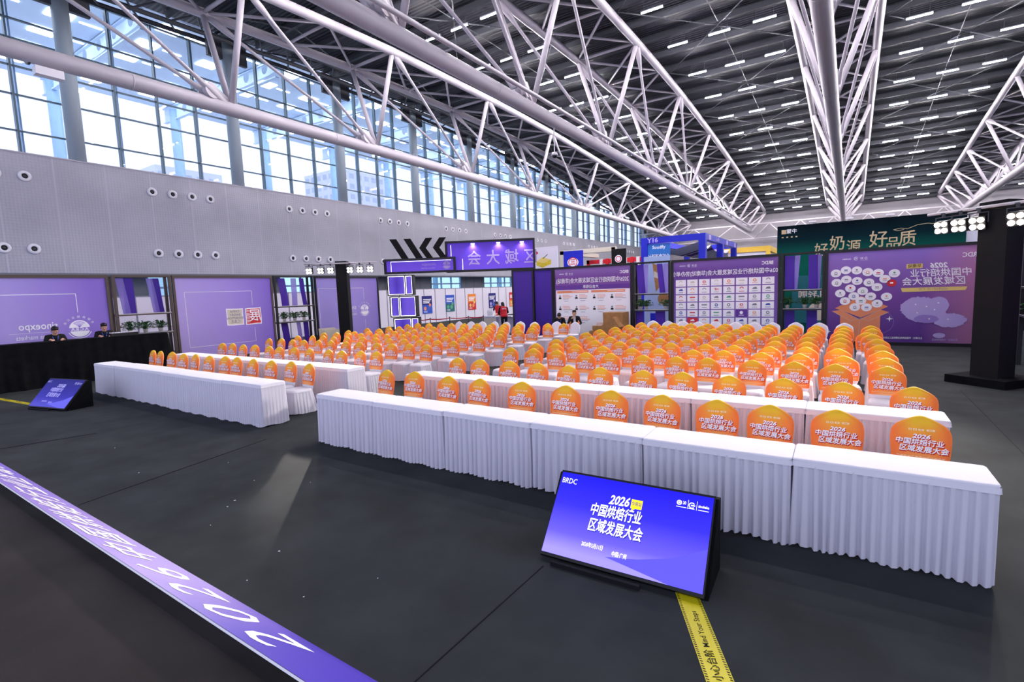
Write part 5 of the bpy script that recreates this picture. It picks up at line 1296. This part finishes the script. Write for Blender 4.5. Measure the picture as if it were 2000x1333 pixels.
    me.polygons.foreach_set('material_index', idx)
    m_ = MB(); m_.ball(H(0, .014, .034), (.084, .094, .094), 0, 22, 14, RH); m_.ball(H(0, -.030, .080), (.072, .066, .046), 0, 16, 10, RH)
    for k in range(16):
        a = PI * (k / 15) - PI / 2; m_.ball(H(.066 * math.sin(a), -.045 * math.cos(a) + .0, .078 + .012 * (k % 3)), (.022, .025, .02), 0, 8, 6, RH)
    for k in range(10): a = PI * k / 9; m_.ball(H(.072 * math.cos(a), .06 * math.sin(a) + .01, -.03 - hairlong * .3), (.018, .03, .04 + hairlong), 0, 8, 6, RH)
    if hairlong: m_.ball(H(0, .085, -.07), (.045, .04, .10), 0, 12, 8, RH)
    hr = remesh(m_, .009, 'hair'); hr.data.materials.clear(); hr.data.materials.append(MATS['hair']); hr.parent = r
    m_ = MB()
    for s in (-1, 1): m_.ball(H(.030 * s, -.086, .004), (.013, .007, .006), 0, 10, 6, RH)
    m_.build('eyes', 'white', r); m_ = MB()
    for s in (-1, 1): m_.ball(H(.030 * s, -.0915, .004), (.006, .003, .006), 0, 8, 6, RH); m_.ball(H(.031 * s, -.092, .024), (.020, .006, .004), 0, 8, 6, RH)
    m_.build('brows', 'hair', r)
    m_ = MB(); m_.ball(H(0, -.086, -.060), (.022, .007, .006), 0, 12, 6, RH); m_.build('mouth', 'lips', r)
    if vest:
        m_ = MB()
        for c, rad in ((ch, (.182, .132, .20)), (ab_, (.165, .125, .20)), (V['pelvis'] + sp * .02, (.178, .132, .13))): m_.ball(c, rad, 0, 20, 12, R)
        capsule(m_, V['shl'].lerp(V['shr'], .2), V['shl'].lerp(V['shr'], .8), .08, .08); vv = remesh(m_, .012, 'vest'); vv.data.materials.clear(); vv.data.materials.append(MATS['red_vest']); vv.parent = r
        m_ = MB(); P = (ch + R @ Vector((0, .128, .02)), -EX, R @ EZ, R @ EY); m_.text(P, '志愿者', 0, 0, .075, 0, False, .01, 'CENTER', .010); m_.build('vest_lettering', 'white', r)
    if tee:
        m_ = MB(); f = R @ Vector((0, -1, 0)); m_.obox(ch + f * .105 - (R @ EX) * .045 - sp * .26, (R @ EX) * .09, sp * .40, f * .022); m_.build('white_tee', 'white_tee', r)
    if lanyard:
        f = R @ Vector((0, -1, 0)); m_ = MB(); a = V['neck'] + f * .075
        m_.tube([V['neck'] + (R @ EX) * .07 + f * .03, a - sp * .1 + (R @ EX) * .05 + f * .05, ab_ + f * .125 + (R @ EX) * .0], .008, 6); m_.tube([V['neck'] - (R @ EX) * .07 + f * .03, a - sp * .1 - (R @ EX) * .05 + f * .05, ab_ + f * .125], .008, 6); m_.build('lanyard', 'lanyard_blue', r)
        m_ = MB(); m_.obox(ab_ + f * .12 - (R @ EX) * .04 - sp * .11, (R @ EX) * .08, sp * .11, f * .012); m_.build('badge', 'white', r)
    return r
mat('lips', '#a8645c', .5); mat('lanyard_blue', '#3a62c8', .6); mat('shoe', '#0f0f12', .5)
def standing(lean=0.0, nod=.35, turn=0.0, **kw):
    s, c = math.sin(lean), math.cos(lean)
    up = lambda x, y, z: (x, y * 1 - s * (z - .92), .92 + (z - .92) * c)
    J = dict(pelvis=(0, 0, .93), neck=up(0, 0, 1.42), head=up(0, -.03 - .10 * nod, 1.56 - .03 * nod), shl=up(.175, 0, 1.36), shr=up(-.175, 0, 1.36), hipl=(.09, 0, .88), hipr=(-.09, 0, .88), knl=(.10, -.02, .48), knr=(-.10, -.02, .48), anl=(.10, .02, .09), anr=(-.10, .02, .09), nod=nod, turn=turn)
    J.update(kw); return J
arms = lambda z, f: dict(ell=(.24, -f * .35, z + .16), elr=(-.24, -f * .35, z + .16), wrl=(.12, -f, z + .02), wrr=(-.12, -f, z + .02), hal=(.08, -f - .14, z), har=(-.08, -f - .14, z))
person('person in black bending over the black desk beneath the expo lettering', (-19.22, 4.83, 0), PI / 2 - .15, standing(.12, .55, .0, ell=(.25, -.14, 1.14), elr=(-.25, -.14, 1.14), wrl=(.13, -.36, 1.285), wrr=(-.13, -.36, 1.285), hal=(.09, -.50, 1.275), har=(-.09, -.50, 1.275)), ('black_shirt', 'trousers', 'shoe'), lanyard=True)
person('person in black with blue lanyard at the console end of the black desk', (-19.24, 6.02, 0), PI / 2 - .25, standing(.06, .35, .05, ell=(.25, -.14, 1.14), elr=(-.25, -.14, 1.14), wrl=(.13, -.36, 1.285), wrr=(-.13, -.36, 1.285), hal=(.09, -.50, 1.275), har=(-.09, -.50, 1.275)), ('black_shirt', 'trousers', 'shoe'), lanyard=True)
person('person in red vest and black sleeves behind the reception counter, head bowed', (-15.28, 21.98, 0), .1, standing(.12, .6, .1, **arms(.98, .40)), ('black_shirt', 'trousers', 'shoe'), vest=True)
person('person in red vest seen from behind, leaning onto the reception counter', (-14.05, 20.70, 0), PI + .8, standing(.30, .5, .1, **arms(.95, .48)), ('black_shirt', 'trousers', 'shoe'), vest=True, hairlong=.03)
def seated(lean, nod, turn=0., **kw):
    s, c = math.sin(lean), math.cos(lean)
    up = lambda x, y, z: (x, y - s * (z - .56), .56 + (z - .56) * c)
    J = dict(pelvis=(0, .05, .57), neck=up(0, .05, 1.05), head=up(0, .02 - .12 * nod, 1.19 - .03 * nod), shl=up(.175, .05, .99), shr=up(-.175, .05, .99), hipl=(.09, .03, .55), hipr=(-.09, .03, .55), knl=(.12, -.38, .53), knr=(-.12, -.38, .53), anl=(.12, -.36, .09), anr=(-.12, -.36, .09), nod=nod, turn=turn)
    J.update(kw); return J
J = seated(.45, .9, .1, ell=(.25, -.18, .70), elr=(-.25, -.18, .70), wrl=(.1, -.36, .66), wrr=(-.1, -.36, .66), hal=(.04, -.46, .68), har=(-.04, -.46, .68))
person('person in black seated and bent forward before the agenda panel', (-9.90, 18.75, 0), .45, J, ('black_shirt', 'trousers', 'shoe'), lanyard=True)
J = seated(.02, .1, .1, ell=(.27, -.05, .76), elr=(-.27, -.08, .78), wrl=(.14, -.28, .66), wrr=(-.10, -.20, .98), hal=(.06, -.36, .66), har=(-.03, -.16, 1.08))
person('person in black jacket over white tee, seated, hand raised to the mouth', (-9.25, 18.85, 0), .5, J, ('black_shirt', 'trousers', 'shoe'), tee=True)
for x, y, a, lab in ((-9.90, 18.75, .45, 'orange-capped chair under the person bent forward by the agenda panel'), (-9.25, 18.85, .5, 'orange-capped chair under the person with hand at the mouth')):
    q = dup(capped); place(q, (x - math.sin(a) * .06, y + math.cos(a) * .06, 0), a, lab, 'covered chairs by the agenda panel')
